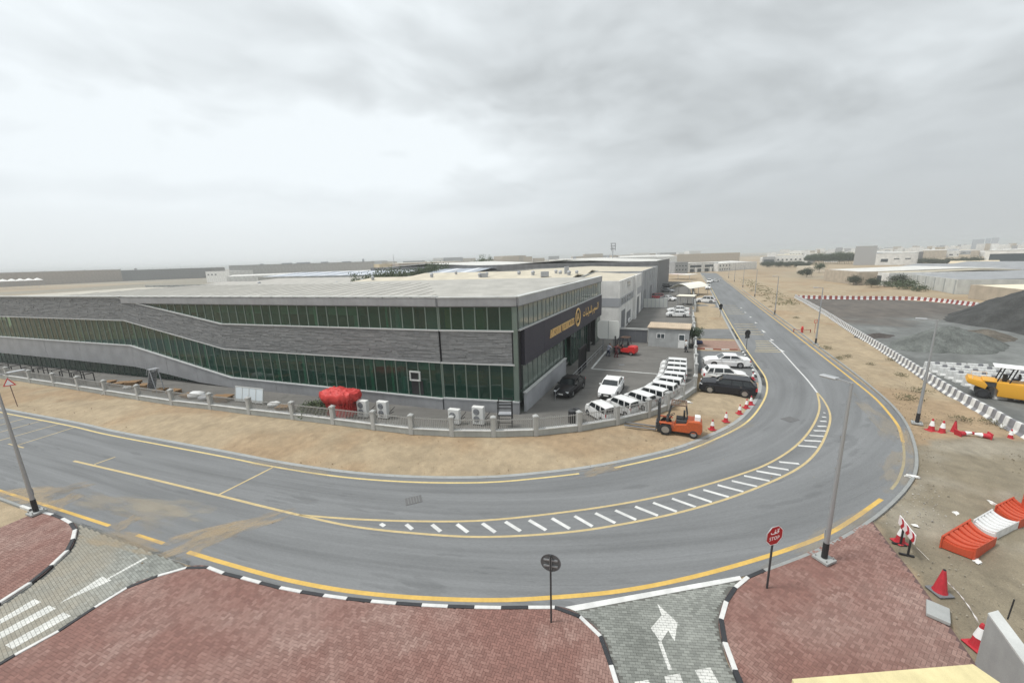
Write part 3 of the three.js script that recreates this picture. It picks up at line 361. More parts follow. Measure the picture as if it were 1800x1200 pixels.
slateBand(FA, S0, 69.9, stTop, stBot); slateBand(FB, .12, 6.5, () => 7.25, () => 4.42);
slates.forEach((s, i) => { const o = mesh('slate_cladding', s, slateTs[i], show); stuff(o); });
// backing behind the slate and the sheet-metal bands
mesh('slate_backing', [[S0, 26.6], [26.6, 29.8], [29.8, 43.3], [43.3, 69.9]].map(([a, b]) => fsolid(FA, a, b, stBot(a) - .02, stBot(b) - .02, stTop(a) - .02, stTop(b) - .02, -.35, -.06)).concat([fr(FB, 0, 6.6, 4.4, 7.27, -.35, -.06)]), MT.dark, show);
const capRun = (f, fn, ss, w, h, d1, dy = 0) => ss.slice(1).map((b, i) => fsolid(f, ss[i], b, fn(ss[i]) + dy - h / 2, fn(b) + dy - h / 2, fn(ss[i]) + dy + h / 2, fn(b) + dy + h / 2, -w, d1));
mesh('band_trim', capRun(FA, stTop, [S0, 26.4, 29.8, 43.4, 69.95], .3, .1, .14), trim, show);
mesh('band_trim', capRun(FA, stBot, [S0, 26.7, 43.2, 69.95], .3, .1, .12), trim, show);
mesh('band_trim', capRun(FA, gyTop, [S0, 26.9, 43.5, 69.95], .35, .09, .2), trim, show);
mesh('band_trim', [fr(FB, 0, 6.7, 7.24, 7.36, -.3, .13), fr(FB, 0, 6.7, 4.33, 4.45, -.3, .12), fr(FB, 0, 7, 1.03, 1.15, -.3, .14)], trim, show);
mesh('band_trim', [fr(FC, .25, 32.1, 7.3, 7.42, -.3, .13)], trim, show);
// folded grey metal band, panel by panel
{ const cuts = [S0, -8, 0, 8, 16, 26.9, 33, 38, 43.5, 50, 57, 63.6, 69.9]; cuts.slice(1).forEach((b, i) => { const a = cuts[i]; mesh('metal_panel', fsolid(FA, a + .012, b - .012, gyBot(a), gyBot(b), gyTop(a) - .05, gyTop(b) - .05, -.3, .12 + (i % 3) * .004), panelG, show); }); }
mesh('metal_panel', fr(FB, .02, 5.0, 0, 1.03, -.3, .1), panelG, show); mesh('metal_panel', fr(FB, 5.03, 6.98, 0, 1.03, -.3, .1), panelG, show);
// roof fascia
mesh('fascia', fr(FA, 27.2, 69.9, 9.42, 10.1, -.3, .16), panelG, show); mesh('fascia', fr(FB, .06, 6.98, 9.42, 10.1, -.3, .16), panelG, show); mesh('fascia', fr(FC, .1, 32.1, 9.42, 10.1, -.3, .16), panelL, show);
mesh('fascia_joint', fr(FB, -.1, .05, 9.38, 10.11, -.3, .19), MT.greyD, show);
mesh('roof_coping', [fr(FA, S0, 69.9, 10.18, 10.26, -.4, .2), fr(FB, 0, 7.0, 10.1, 10.2, -.4, .2), fr(FC, .02, 32.2, 10.1, 10.2, -.4, .2)], MT.concL, show);
mesh('soffit', [fr(FA, 30.2, 69.9, 9.34, 9.41, -1.2, .1), fr(FB, 0, 7, 9.34, 9.41, -1.2, .1), fr(FC, 0, 32.1, 9.34, 9.41, -1.2, .1)], MT.greyD, show);
// glazing: every pane on its own, slightly out of true
const rg = rng(31);
function glaze(f, s0, s1, step, bot, top, d, gm = glassG, mm = mull, mw = .11) {
  const n = Math.round((s1 - s0) / step), w = (s1 - s0) / n;
  for (let i = 0; i < n; i++) { const a = s0 + i * w + .02, b = s0 + (i + 1) * w - .02; if (top((a + b) / 2) - bot((a + b) / 2) < .18) continue; const t0 = top(a), t1 = top(b), b0 = bot(a), b1 = bot(b), j = () => d + (rg() - .5) * .012; const p = [f.at(a, b0, j()), f.at(b, b1, j()), f.at(b, Math.max(t1, b1 + .02), j()), f.at(a, Math.max(t0, b0 + .02), j())]; const g = new THREE.BufferGeometry(); g.setAttribute('position', new THREE.Float32BufferAttribute([0, 1, 2, 0, 2, 3].flatMap(k => [p[k].x, p[k].y, p[k].z]), 3)); g.setAttribute('uv', new THREE.Float32BufferAttribute([0, 0, 1, 0, 1, 1, 0, 0, 1, 1, 0, 1], 2)); g.computeVertexNormals(); mesh('pane', g, gm === glassG ? glassV[(rg() * 5) | 0] : gm, show); }
  const ms = []; for (let i = 0; i <= n; i++) { const s = s0 + i * w; if (top(s) - bot(s) > .1) ms.push(fr(f, s - mw / 2, s + mw / 2, bot(s), top(s), d - .12, d + .035)); } if (ms.length) for (const g of ms) mesh('mullion', g, mm, show);
}
glaze(FA, S0, 69.9, 1.2, s => gyTop(s) + .04, s => stBot(s) - .05, -.05);
glaze(FA, 30.2, 69.9, 1.2, s => stTop(s) + .05, () => 9.36, -.05);
glaze(FA, S0, 38.6, 1.2, () => 0, s => gyBot(s), -.5, glassG, mullD);
glaze(FB, .05, 6.6, 1.1, () => 1.15, () => 4.33, -.05); glaze(FB, .05, 6.6, 1.1, () => 7.36, () => 9.36, -.05);
glaze(FC, .3, 32.1, 1.15, () => 7.42, () => 9.36, -.05, glassC, mullD, .07);
mesh('corner_post', fr(FB, 6.62, 6.98, 1.15, 9.36, -.3, .04), mull, show);
// street-side wall: sign band, glazing, ramp wall, entrance
const purple = M([.05, .047, .066], .6, 0, { map: cl(grainT, .4, .4) });
{ const cuts = [1.1, 6, 11, 16, 21, 26, 32.1]; cuts.slice(1).forEach((b, i) => mesh('sign_panel', fr(FC, cuts[i] + .01, b - .01, 4.12, 7.28, -.3, .16), purple, show)); }
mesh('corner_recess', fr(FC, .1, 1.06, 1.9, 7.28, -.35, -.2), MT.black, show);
glaze(FC, 1.1, 13, 1.2, s => 1.2, () => 4.1, -.1, glassC, mullD, .06);
mesh('ramp_wall', fsolid(FC, .7, 12.6, 0, 0, 1.72, 1.86, .12, .34), panelL, show); mesh('ramp_wall_coping', fsolid(FC, .65, 12.7, 1.72, 1.86, 1.8, 1.94, .08, .4), MT.concL, show);
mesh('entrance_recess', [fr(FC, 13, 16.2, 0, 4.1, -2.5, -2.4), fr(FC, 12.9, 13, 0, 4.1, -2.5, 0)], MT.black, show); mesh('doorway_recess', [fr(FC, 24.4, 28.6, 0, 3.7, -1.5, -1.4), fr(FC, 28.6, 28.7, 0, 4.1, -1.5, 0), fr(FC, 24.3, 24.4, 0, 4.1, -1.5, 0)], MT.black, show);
glaze(FC, 16.2, 24.3, 1.15, () => .1, () => 4.1, -.15, glassG, mullD, .08); glaze(FC, 28.7, 32.1, 1.1, () => .1, () => 4.1, -.1, glassC, mullD, .08);
mesh('entrance_frame', [fr(FC, 24.2, 24.45, 0, 4.1, -.1, .25), fr(FC, 13.2, 13.35, 0, 2.9, 1.6, 1.75), fr(FC, 16.2, 16.35, 0, 2.9, 1.6, 1.75), fr(FC, 13.2, 16.35, 2.8, 2.95, 1.6, 1.75), fr(FC, 13.2, 16.35, 0, .12, 1.6, 1.75)], MT.black, show);
mesh('security_gate', [...Array(16)].map((_, i) => fr(FC, 13.35 + i * .19, 13.41 + i * .19, .1, 2.85, 1.65, 1.69)), MT.black, show);
// handrail along the entrance pavement
{ const r = []; for (let i = 0; i < 10; i++) r.push(rod(FC.at(4 + i * 2.4, 0, 1.9), FC.at(4 + i * 2.4, .9, 1.9), .03)); mesh('handrail', r.concat([rod(FC.at(4, .9, 1.9), FC.at(25.6, .9, 1.9), .03), rod(FC.at(4, .5, 1.9), FC.at(25.6, .5, 1.9), .02)]), MT.galv, show); }
// inside: floors, back walls, columns seen dimly through the glass
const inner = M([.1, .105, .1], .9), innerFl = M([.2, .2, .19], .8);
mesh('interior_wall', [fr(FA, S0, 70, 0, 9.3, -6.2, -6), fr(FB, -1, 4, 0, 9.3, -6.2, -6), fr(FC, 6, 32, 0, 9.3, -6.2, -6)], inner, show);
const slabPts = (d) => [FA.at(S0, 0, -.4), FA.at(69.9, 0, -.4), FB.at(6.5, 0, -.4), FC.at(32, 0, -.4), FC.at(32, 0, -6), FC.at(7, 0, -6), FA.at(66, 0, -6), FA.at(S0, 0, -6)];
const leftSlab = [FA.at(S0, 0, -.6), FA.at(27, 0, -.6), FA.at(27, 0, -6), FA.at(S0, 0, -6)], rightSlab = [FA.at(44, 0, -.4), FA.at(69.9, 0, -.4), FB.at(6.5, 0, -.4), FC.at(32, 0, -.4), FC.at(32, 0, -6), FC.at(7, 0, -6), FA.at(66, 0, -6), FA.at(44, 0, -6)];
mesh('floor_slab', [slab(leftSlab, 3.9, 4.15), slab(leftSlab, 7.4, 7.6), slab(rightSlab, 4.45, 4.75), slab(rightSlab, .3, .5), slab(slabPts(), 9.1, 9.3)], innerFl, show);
mesh('floor_slab', [fsolid(FA, 27, 44, 3.9, .3, 4.15, .5, -6, -.6), fsolid(FA, 27, 44, 7.4, 4.45, 7.6, 4.75, -6, -.5)], innerFl, show);
{ const cs = []; for (let s = -12; s < 68; s += 4.8) cs.push(fr(FA, s, s + .45, 0, 9.2, -1.6, -1.15)); for (let s = 4; s < 31; s += 4.8) cs.push(fr(FC, s, s + .45, 0, 9.2, -2, -1.55)); for (const c of cs) mesh('interior_column', c, MT.concL, show); const r2 = rng(5), cur = []; for (let s = -15; s < 69; s += 1.2) { if (r2() < .55) continue; const w = .2 + r2() * .35; cur.push(fr(FA, s + .1, s + .1 + w, gyTop(s) + .1, stBot(s) - .1, -.42, -.38)); if (s > 34 && r2() < .7) cur.push(fr(FA, s + .1, s + .1 + w * .8, stTop(s) + .1, 9.3, -.42, -.38)); } stuff(mesh('curtain', cur, M([.5, .52, .48], .9), show)); }
{ const r = rng(77), gs = [[], [], []]; for (let s = -14; s < 68; s += 2.1 + r() * 2) { const lo = s > 44 ? (r() < .5 ? .5 : 4.8) : s < 27 ? 4.2 : null; if (lo === null) continue; gs[(r() * 3) | 0].push(fr(FA, s, s + .8 + r() * 1.6, lo, lo + .6 + r() * 1.5, -5.2 + r() * 2, -2.6 + r() * .8)); } mesh('interior_fittings', gs[0], M([.3, .3, .28], .8), show); mesh('interior_fittings', gs[1], M([.1, .06, .04], .8), show); mesh('interior_fittings', gs[2], M([.05, .1, .12], .8), show); }
mesh('interior_blind', [fr(FA, 38, 62, 8.4, 9.3, -.5, -.46), fr(FA, 46, 69, 3.5, 4.4, -.5, -.46)], M([.3, .36, .32], .9), show);
mesh('wooden_cabinet', [fr(FB, .4, 3.9, 7.4, 9.1, -1.4, -.5)], M([.5, .24, .07], .6, 0, { map: grainS }), show);
mesh('office_desk', [fr(FB, .6, 3, 2.2, 3.1, -3, -2), fr(FA, 50, 56, 1.0, 1.6, -3, -2)], M([.12, .07, .04], .6), show);
// small louvre in the lower glazing
{ const s = 66.6; mesh('wall_vent', [fr(FA, s, s + .12, 2.55, 3.4, -.08, .08), fr(FA, s + 1.0, s + 1.12, 2.55, 3.4, -.08, .08), fr(FA, s, s + 1.12, 3.3, 3.42, -.08, .085), fr(FA, s, s + 1.12, 2.5, 2.62, -.08, .085)], MT.concL, show); mesh('dark_opening', [fr(FA, s + .1, s + 1, 2.6, 3.3, -.3, -.02), fr(FA, s + .1, s + 1.3, 1.2, 2.5, -.04, -.02)], MT.black, show); }
// lettering on the sign band
const font = await new FontLoader().loadAsync('fonts/droid/droid_serif_bold.typeface.json');
function facePlace(o, f, s, y, d) { const p = f.at(s, y, d); o.position.copy(p); o.rotation.y = Math.atan2(f.n.x, f.n.z); return o; }
{ const g = new TextGeometry('AKSUM VEHICLES', { font, size: .8, depth: .1, curveSegments: 4, bevelEnabled: false }); g.computeBoundingBox(); const w = g.boundingBox.max.x; g.scale(8.7 / w, 1, 1); const o = facePlace(mesh('sign_lettering', g, MT.gold, show), FC, 7.5, 5.25, .18); o.userData.label = 'gold lettering AKSUM VEHICLES'; }
{ // round emblem: ring with a pointed mark
  const ring = new THREE.TorusGeometry(1.0, .11, 8, 40); ring.scale(1, 1.05, .6); const a = [ring, bar([-.42, -.42, 0], [0, .5, 0], .13, .08), bar([.42, -.42, 0], [0, .5, 0], .13, .08), bar([-.2, -.12, 0], [.2, -.12, 0], .1, .07), bar([0, -.95, 0], [0, -.72, 0], .3, .08)]; facePlace(mesh('round_emblem', a, MT.gold, show), FC, 18.0, 5.85, .22); const disc = new THREE.CircleGeometry(.98, 32); facePlace(mesh('emblem_disc', disc, MT.black, show), FC, 18.0, 5.85, .172);
}
function canvasTex(w, h, draw) { const c = document.createElement('canvas'); c.width = w; c.height = h; draw(c.getContext('2d'), w, h); const t = new THREE.CanvasTexture(c); t.colorSpace = THREE.SRGBColorSpace; return t; }
// Arabic lettering is drawn stroke by stroke (no such glyphs in the fonts)
function strokes(c, list, w, x0, y0, k) { c.lineWidth = w; c.lineCap = 'round'; c.lineJoin = 'round'; for (const it of list) { if (it.length === 2) { c.beginPath(); c.arc(x0 + it[0] * k, y0 + it[1] * k, w * .62, 0, 7); c.fill(); continue; } c.beginPath(); c.moveTo(x0 + it[0] * k, y0 + it[1] * k); for (let i = 2; i < it.length; i += 4) c.quadraticCurveTo(x0 + it[i] * k, y0 + it[i + 1] * k, x0 + it[i + 2] * k, y0 + it[i + 3] * k); c.stroke(); } }
const arLine = [ // right word: alif, kaf, sin, waw, mim; left word: lam lam mim ra kaf ba alif ta
  [980, 20, 980, 60, 980, 110], [900, 20, 960, 45, 930, 70, 905, 90, 925, 110], [925, 110, 840, 112, 830, 110], [830, 110, 825, 85, 822, 84], [830, 110, 800, 112, 798, 84], [800, 110, 770, 112, 768, 84], [768, 108, 730, 112, 722, 96], [722, 96, 690, 60, 690, 96, 700, 112, 722, 96], [722, 96, 712, 150, 670, 150], [640, 110, 605, 70, 600, 104, 620, 120, 640, 110], [600, 106, 585, 110, 585, 160],
  [520, 20, 520, 80, 518, 110], [518, 110, 480, 112, 478, 110], [478, 20, 478, 80, 478, 110], [478, 110, 440, 112, 430, 110], [430, 110, 410, 70, 396, 104, 415, 124, 430, 110], [396, 108, 372, 112, 368, 96], [368, 96, 362, 146, 330, 150], [290, 18, 345, 42, 318, 66, 296, 88, 312, 110], [312, 110, 250, 112, 240, 108], [240, 108, 236, 90, 236, 86], [240, 108, 200, 112, 180, 110], [180, 20, 180, 80, 180, 110], [130, 90, 130, 112, 80, 112, 24, 112, 24, 84], [62, 66], [92, 66], [238, 136]];
{ const t = canvasTex(1024, 200, (c, w, h) => { c.clearRect(0, 0, w, h); c.strokeStyle = c.fillStyle = '#e9bd6a'; strokes(c, arLine, 17, 8, 18, 1); }); const g = new THREE.PlaneGeometry(9.6, 1.85); facePlace(mesh('sign_lettering', g, M([1, 1, 1], .5, 0, { map: t, transparent: true, alphaTest: .3 }), show), FC, 25.2, 5.85, .18).userData.label = 'gold Arabic lettering'; }
// roof: low pitch behind the parapet
const roofM = M([.45, .435, .395], .75, 0, { map: cl(concT, .12, .12) }), roofM2 = M([.6, .56, .46], .75, 0, { map: cl(concT, .12, .12) });
const along = FA.e, back = V(-.425, 0, -.905).negate();  // back edge direction follows the street wall
function roofRidge(name, f, s0, s1, y0, yr, depth, mat, parent, ribs = 0) { const q = (s, d, y) => f.at(s, y, d); const A = [solid8([q(s0, -.3, y0 - .1), q(s1, -.3, y0 - .1), q(s1, -depth / 2, yr - .1), q(s0, -depth / 2, yr - .1), q(s0, -.3, y0), q(s1, -.3, y0), q(s1, -depth / 2, yr), q(s0, -depth / 2, yr)]), solid8([q(s0, -depth / 2, yr - .1), q(s1, -depth / 2, yr - .1), q(s1, -depth, y0 - .1), q(s0, -depth, y0 - .1), q(s0, -depth / 2, yr), q(s1, -depth / 2, yr), q(s1, -depth, y0), q(s0, -depth, y0)])]; mesh(name, A, mat, parent); if (ribs) { const r = []; for (let s = s0; s < s1; s += ribs) r.push(solid8([q(s, -.3, y0), q(s + .07, -.3, y0), q(s + .07, -depth / 2, yr), q(s, -depth / 2, yr), q(s, -.3, y0 + .05), q(s + .07, -.3, y0 + .05), q(s + .07, -depth / 2, yr + .05), q(s, -depth / 2, yr + .05)])); stuff(mesh('roof_rib', r, mat, parent)); } }
// main roof follows the bent plan: front eave along AB-BC, back edge through D
{ const yE = 10.06, yR = 10.66, q = (p, y) => p.clone().setY(y), Fd = FA.at(9, 0, -26), E0 = FA.at(9, 0, -.3), C0 = bC.clone().addScaledVector(FC.n, -.3).addScaledVector(FB.n, -.3), B0 = FA.at(69.9, 0, -.3), D0 = bD.clone().addScaledVector(FC.n, -.3), Ri = FA.at(20, 0, -12.5), rB = FA.at(62, 0, -12.5);
  const tri = (...pts) => { const g = new THREE.BufferGeometry(), a = []; for (let i = 1; i < pts.length - 1; i++) for (const p of [pts[0], pts[i], pts[i + 1]]) a.push(p.x, p.y, p.z); g.setAttribute('position', new THREE.Float32BufferAttribute(a, 3)); const uv = []; for (let i = 0; i < a.length; i += 3) uv.push(a[i], a[i + 2]); g.setAttribute('uv', new THREE.Float32BufferAttribute(uv, 2)); g.computeVertexNormals(); return g; };
  const rC = C0.clone().lerp(D0, .45);
  mesh('roof', tri(q(E0, yE), q(B0, yE), q(rB, yR), q(Ri, yR)), roofM, show); mesh('roof', [tri(q(B0, yE), q(C0, yE), q(rC, yE + .2)), tri(q(B0, yE), q(rC, yE + .2), q(rB, yR))], roofM, show); mesh('roof', [tri(q(rB, yR), q(rC, yE + .2), q(D0, yE)), tri(q(Ri, yR), q(rB, yR), q(D0, yE), q(Fd, yE))], roofM, show); mesh('roof', tri(q(E0, yE), q(Ri, yR), q(Fd, yE)), roofM, show);
  mesh('lower_roof', slab([FA.at(S0, 0, -.45), FA.at(9, 0, -.45), FA.at(9, 0, -26), FA.at(S0, 0, -26)], 9.4, 9.6), M([.5, .47, .4], .8, 0, { map: cl(concT, .12, .12) }), show);
  mesh('rear_wall', [slab([D0, D0.clone().addScaledVector(FC.n, -.3), FA.at(S0, 0, -26.3), FA.at(S0, 0, -26)], 0, 9.95)], MT.conc, show);
  { const r = []; for (let s = 10; s < 69; s += 1.5) { const k = s < 20 ? (s - 9) / 11 : s > 62 ? Math.max(.1, (70 - s) / 8) : 1; const a = FA.at(s, yE + .012, -.35), b2 = FA.at(Math.max(s, Math.min(s, 62)), lerp(yE, yR, k) + .012, -.3 - 12.1 * k); r.push(bar(a, b2, .05, .05)); } stuff(mesh('roof_seam', r, roofM, show)); }
}
shade(show);
// ================================================================ OTHER BUILDINGS
const wallW = M([.82, .81, .78], .8, 0, { map: cl(concT, .15, .15) }), wallG = M([.4, .41, .42], .8, 0, { map: cl(concT, .15, .15) }), wallT = M([.5, .43, .34], .85, 0, { map: cl(concT, .15, .15) }), wallB = M([.42, .36, .31], .85, 0, { map: cl(concT, .15, .15) }), wallD = M([.2, .2, .205], .8, 0, { map: cl(concT, .15, .15) }), winM = M([.06, .075, .085], .15), roofW = M([.72, .71, .67], .7, 0, { map: cl(concT, .1, .1) }), roofG = M([.33, .34, .35], .7, 0, { map: cl(concT, .1, .1) }), roofBe = M([.62, .56, .44], .75, 0, { map: cl(concT, .1, .1) });
// a building from two ground pixels (front wall), its roof-line pixel above the first, and a depth away from the camera
function building(label, a, b, topPy, depth, wall, roof, o = {}) {
  let A = o.A || P(...a), B = o.B || P(...b); if (!o.A && a[0] > 1330 && !o.flat) { const W = (b[0] - a[0]), q = P(a[0] + W, a[1]), da = A.clone().setY(0), th = da.angleTo(q.clone().setY(0)), R = da.length(), m = da.clone().applyAxisAngle(V(0, 1, 0), -th / 2).normalize(), w2 = R * Math.tan(th / 2), s = V(-m.z, 0, m.x), ctr = m.multiplyScalar(R); A = ctr.clone().addScaledVector(s, -w2); B = ctr.clone().addScaledVector(s, w2); }
  const H = o.H || HT(A, a[0], topPy), f = frame(A, B), t = thing(o.name || 'warehouse', label, o.cat || 'building', null, 0, o.group), D = -depth, par = o.par ?? .5, rise = o.rise ?? 0;
  const w = .3; mesh('wall', fr(f, 0, f.L, 0, H, -w, 0), wall, t); mesh('wall', [fr(f, 0, w, 0, H, D, -w - .003)], wall, t); mesh('wall', [fr(f, f.L - w, f.L, 0, H, D, -w - .003)], wall, t); mesh('wall', [fr(f, w + .003, f.L - w - .003, 0, H, D, D + w)], wall, t);
  const y = H - par, L = f.L;
  if (rise) { const n = o.bays || 1, gs = []; for (let k = 0; k < n; k++) { const d0 = -w - (depth - 2 * w) * k / n, d1 = -w - (depth - 2 * w) * (k + 1) / n, dm = (d0 + d1) / 2; gs.push(solid8([f.at(w, y - .2, d0), f.at(L - w, y - .2, d0), f.at(L - w, y + rise - .2, dm), f.at(w, y + rise - .2, dm), f.at(w, y, d0), f.at(L - w, y, d0), f.at(L - w, y + rise, dm), f.at(w, y + rise, dm)]), solid8([f.at(w, y + rise - .2, dm), f.at(L - w, y + rise - .2, dm), f.at(L - w, y - .2, d1), f.at(w, y - .2, d1), f.at(w, y + rise, dm), f.at(L - w, y + rise, dm), f.at(L - w, y, d1), f.at(w, y, d1)])); } for (const g of gs) mesh('roof', g, roof, t); }
  else mesh('roof', fr(f, w, L - w, y - .3, y, D + w, -w), roof, t);
  if (o.band) mesh('wall_band', fr(f, -.04, L + .04, o.band[0], o.band[1], .004, .06), o.bandM || MT.grey, t);
  if (o.cap) mesh('roof_coping', [fr(f, -.1, L + .1, H, H + .25, -.5, .1)], o.capM || MT.concL, t);
  for (let [s0, s1, y0, y1] of o.win || []) { y1 = Math.min(y1, H - .6); if (y1 - y0 < .4 || s0 > f.L - 1) continue; s1 = Math.min(s1, f.L - .5); const wd = o.band ? .07 : .02, p = mesh('window', [fr(f, s0, s1, y0, y1, -.02, wd)], winM, t); mesh('window_frame', [fr(f, s0 - .08, s1 + .08, y1, y1 + .1, 0, wd + .05), fr(f, s0 - .08, s1 + .08, y0 - .1, y0, 0, wd + .07)], MT.concL, p); }
  for (const [s0, s1, y0, y1] of o.door || []) mesh('door', fr(f, s0, s1, y0, y1, -.02, .03), o.doorM || MT.greyD, t);
  if (o.post) for (let s = 0; s <= L; s += o.post) mesh('wall_pilaster', fr(f, s, s + .35, 0, H - .2, .004, .1), o.postM || MT.grey, t);
  if (o.vents) for (const [s, d] of o.vents) { const p = f.at(s, y + rise * (1 - Math.abs(((-d / depth * (o.bays || 1)) % 1) * 2 - 1)), d); mesh('roof_ventilator', [cyl(.32, .28, .5, p.x, p.y - .2, p.z, 8), new THREE.SphereGeometry(.38, 8, 6).translate(p.x, p.y + .5, p.z)], MT.grey, t); }
  if (o.tanks) for (const [s, d, w2, h] of o.tanks) { const p = f.at(s, y, d); mesh('rooftop_unit', box(w2, h, w2 * .7, p.x, p.y + h / 2 + rise * .7, p.z), MT.grey, t); }
  return { t, f, H };
}
const grid = (s0, s1, n, w, y0, y1) => [...Array(n)].map((_, i) => { const s = lerp(s0, s1 - w, n > 1 ? i / (n - 1) : 0); return [s, s + w, y0, y1]; });
// --- neighbour along the street: white block with a grey band
{ const K = P(1088, 586), e = V(.425, 0, -.905), E = K.clone().addScaledVector(e, 30);
  const nb = building('white two storey warehouse with grey window band next to the showroom', [1088, 586], null, 493, 26, wallW, roofBe, { A: K, B: E, H: 9, par: .3, band: [4.6, 6.1], win: [...grid(1.5, 15, 7, 1.2, 4.75, 5.9), [8, 11, 7.6, 8.5]], door: [[2, 6, 0, 3.6], [8, 13, .3, 2.6], [20.5, 26, 0, 4]], rise: .8 });
  mesh('wall_band', fr(frame(K.clone().addScaledVector(nb.f.n, -26), K), 0, 26, 4.6, 6.1, .004, .06), MT.grey, nb.t); mesh('pilaster_block', fr(nb.f, 16.5, 18.6, 0, 9.15, .004, .5), wallW, nb.t);
  const K2 = K.clone().addScaledVector(e, 31), E2 = K2.clone().addScaledVector(e, 42); building('pale grey warehouse with tall steel columns beyond the white warehouse', [0, 0], null, 0, 45, wallG, roofBe, { A: K2, B: E2, H: 9.4, par: .4, rise: .8, post: 6, door: [[4, 9, 0, 4.5], [20, 25, 0, 4.5]] });
  const K3 = E2.clone().addScaledVector(e, 3), E3 = K3.clone().addScaledVector(e, 62); building('dark grey long shed with pale roof beside the street', [0, 0], null, 0, 130, wallD, roofW, { A: K3, B: E3, H: 11, par: .3, rise: 1.6, bays: 2, cap: 1 });
}
// --- roofs behind the showroom
building('broad cream roofed warehouse with turbine ventilators behind the showroom', [0, 0], null, 0, 44, MT.conc, roofBe, { A: FA.at(30, 0, -32), B: FA.at(75.5, 0, -32), H: 9.5, par: .1, rise: .75, bays: 2, vents: [[4, -6], [16, -9], [27, -8], [33, -14], [37, -10], [41, -16], [22, -24], [38, -26], [43, -24], [12, -28], [44, -9]], tanks: [[28, -8, 1.2, .8], [40, -7, 1.4, .9], [43, -12, .8, 1.6]] });
building('beige low roofed warehouse with skylight strips behind the slate band', [0, 0], null, 0, 60, MT.conc, M([.46, .44, .4], .8, 0, { map: cl(concT, .1, .1) }), { A: FA.at(-45, 0, -34), B: FA.at(28, 0, -34), H: 8.3, par: .1, rise: .5, bays: 3, vents: [[66, -8], [60, -24], [40, -10]] });
{ const b = building('long blue grey roofed shed with translucent strips', [0, 0], null, 0, 40, MT.conc, M([.42, .46, .52], .6, 0, { map: cl(concT, .1, .1) }), { A: FA.at(-70, 0, -96), B: FA.at(30, 0, -96), H: 8.9, par: .1, rise: 1.2 }); for (let s = 4; s < 98; s += 9) mesh('skylight', [solid8([b.f.at(s, 8.84, -1), b.f.at(s + 2.4, 8.84, -1), b.f.at(s + 2.4, 10.02, -19), b.f.at(s, 10.02, -19), b.f.at(s, 8.9, -1), b.f.at(s + 2.4, 8.9, -1), b.f.at(s + 2.4, 10.09, -19), b.f.at(s, 10.09, -19)])], M([.68, .7, .74], .4), b.t); }
building('very long taupe warehouse wall on the skyline beyond the sheds', [-160, 512], [216, 494], 484, 60, wallB, roofG, { par: .4, rise: 1, vents: [...Array(14)].map((_, i) => [10 + i * 17, -20]) });
building('dark slate warehouse wall beside the taupe warehouse', [216, 494], [372, 488], 475, 70, wallD, roofG, { par: .4, rise: .6, vents: [...Array(8)].map((_, i) => [10 + i * 12, -20]) });
building('small white block with dark vents in front of the slate warehouse', [364, 497], [406, 497], 477, 20, wallW, roofW, { win: [[3, 6, 7, 8], [9, 12, 7, 8], [15, 18, 7, 8]] });
building('light grey warehouse with parapet units beyond the cream roofs', [406, 492], [660, 481], 467, 80, M([.5, .5, .49], .8, 0, { map: cl(concT, .15, .15) }), roofG, { par: .2, cap: 1, capM: MT.greyD, tanks: [[30, -10, 3, 1.4], [55, -10, 9, 1.6], [72, -12, 12, 1.8], [95, -10, 7, 1.8], [120, -10, 9, 1.5], [140, -12, 2, 4]] });
building('pale yellow block beside the grey warehouse', [668, 481], [702, 479], 464, 40, M([.66, .56, .38], .85), roofBe, {});
building('brown long warehouse on the skyline behind the trees', [702, 480], [826, 474], 463, 80, wallB, roofBe, { par: .4, rise: 1 });
building('long white roofed shed behind the row of trees', [400, 500], [690, 488], 486, 26, wallW, roofW, { par: .1, rise: 1.1 });
building('hazy cream block far beyond the roofs', [905, 466], [925, 465], 449, 60, wallT, roofBe, {});
building('long silver shed with dark eave behind the white warehouse', [900, 490], [1150, 473], 470, 70, wallD, roofW, { par: .3, rise: 2.4 });
building('grey long shed with white monitor roof on the skyline', [990, 470], [1152, 464], 456, 60, wallW, roofW, { par: .3, rise: 1, tanks: [[20, -10, 4, 3], [70, -10, 3, 3]] });
building('arched grey office with small windows at the end of the street', [1186, 481], [1209, 480], 461, 30, wallG, roofG, { win: [...grid(1, 9, 4, 1, 2, 3), ...grid(1, 9, 4, 1, 4.6, 5.5)] });
{ const b = building('white entrance building with two dark glazed bays at the end of the street', [1209, 479], [1262, 476.5], 463, 40, wallW, roofW, { cap: 1, win: [[1.8, 11.4, 3.3, 4.9], [14.4, 24, 3.3, 4.9], [1.8, 5.2, .1, 2.4], [7.4, 11.4, .1, 2.4], [14.4, 18, .1, 2.4], [20.2, 24, .1, 2.4]] }); mesh('portal_column', [fr(b.f, 5.6, 6.9, 0, 3.4, .2, 1.4)], wallW, b.t); mesh('portal_column', [fr(b.f, 18.4, 19.7, 0, 3.4, .2, 1.4)], wallW, b.t); }
building('long white warehouse with round windows at the street end', [1262, 477], [1330, 472], 463, 40, wallW, roofW, { par: .3, rise: 1, win: [...grid(2, 15, 4, 1.3, 3.4, 4.4), ...grid(2, 15, 5, 1.3, .9, 1.8)] });
building('hazy beige warehouse far behind the street end', [1190, 462], [1300, 459], 447, 100, wallT, roofBe, { par: .5 });
building('white gabled hall far behind the dark shed', [1095, 465], [1190, 462], 453, 60, wallW, roofW, { rise: 3, par: .2 });
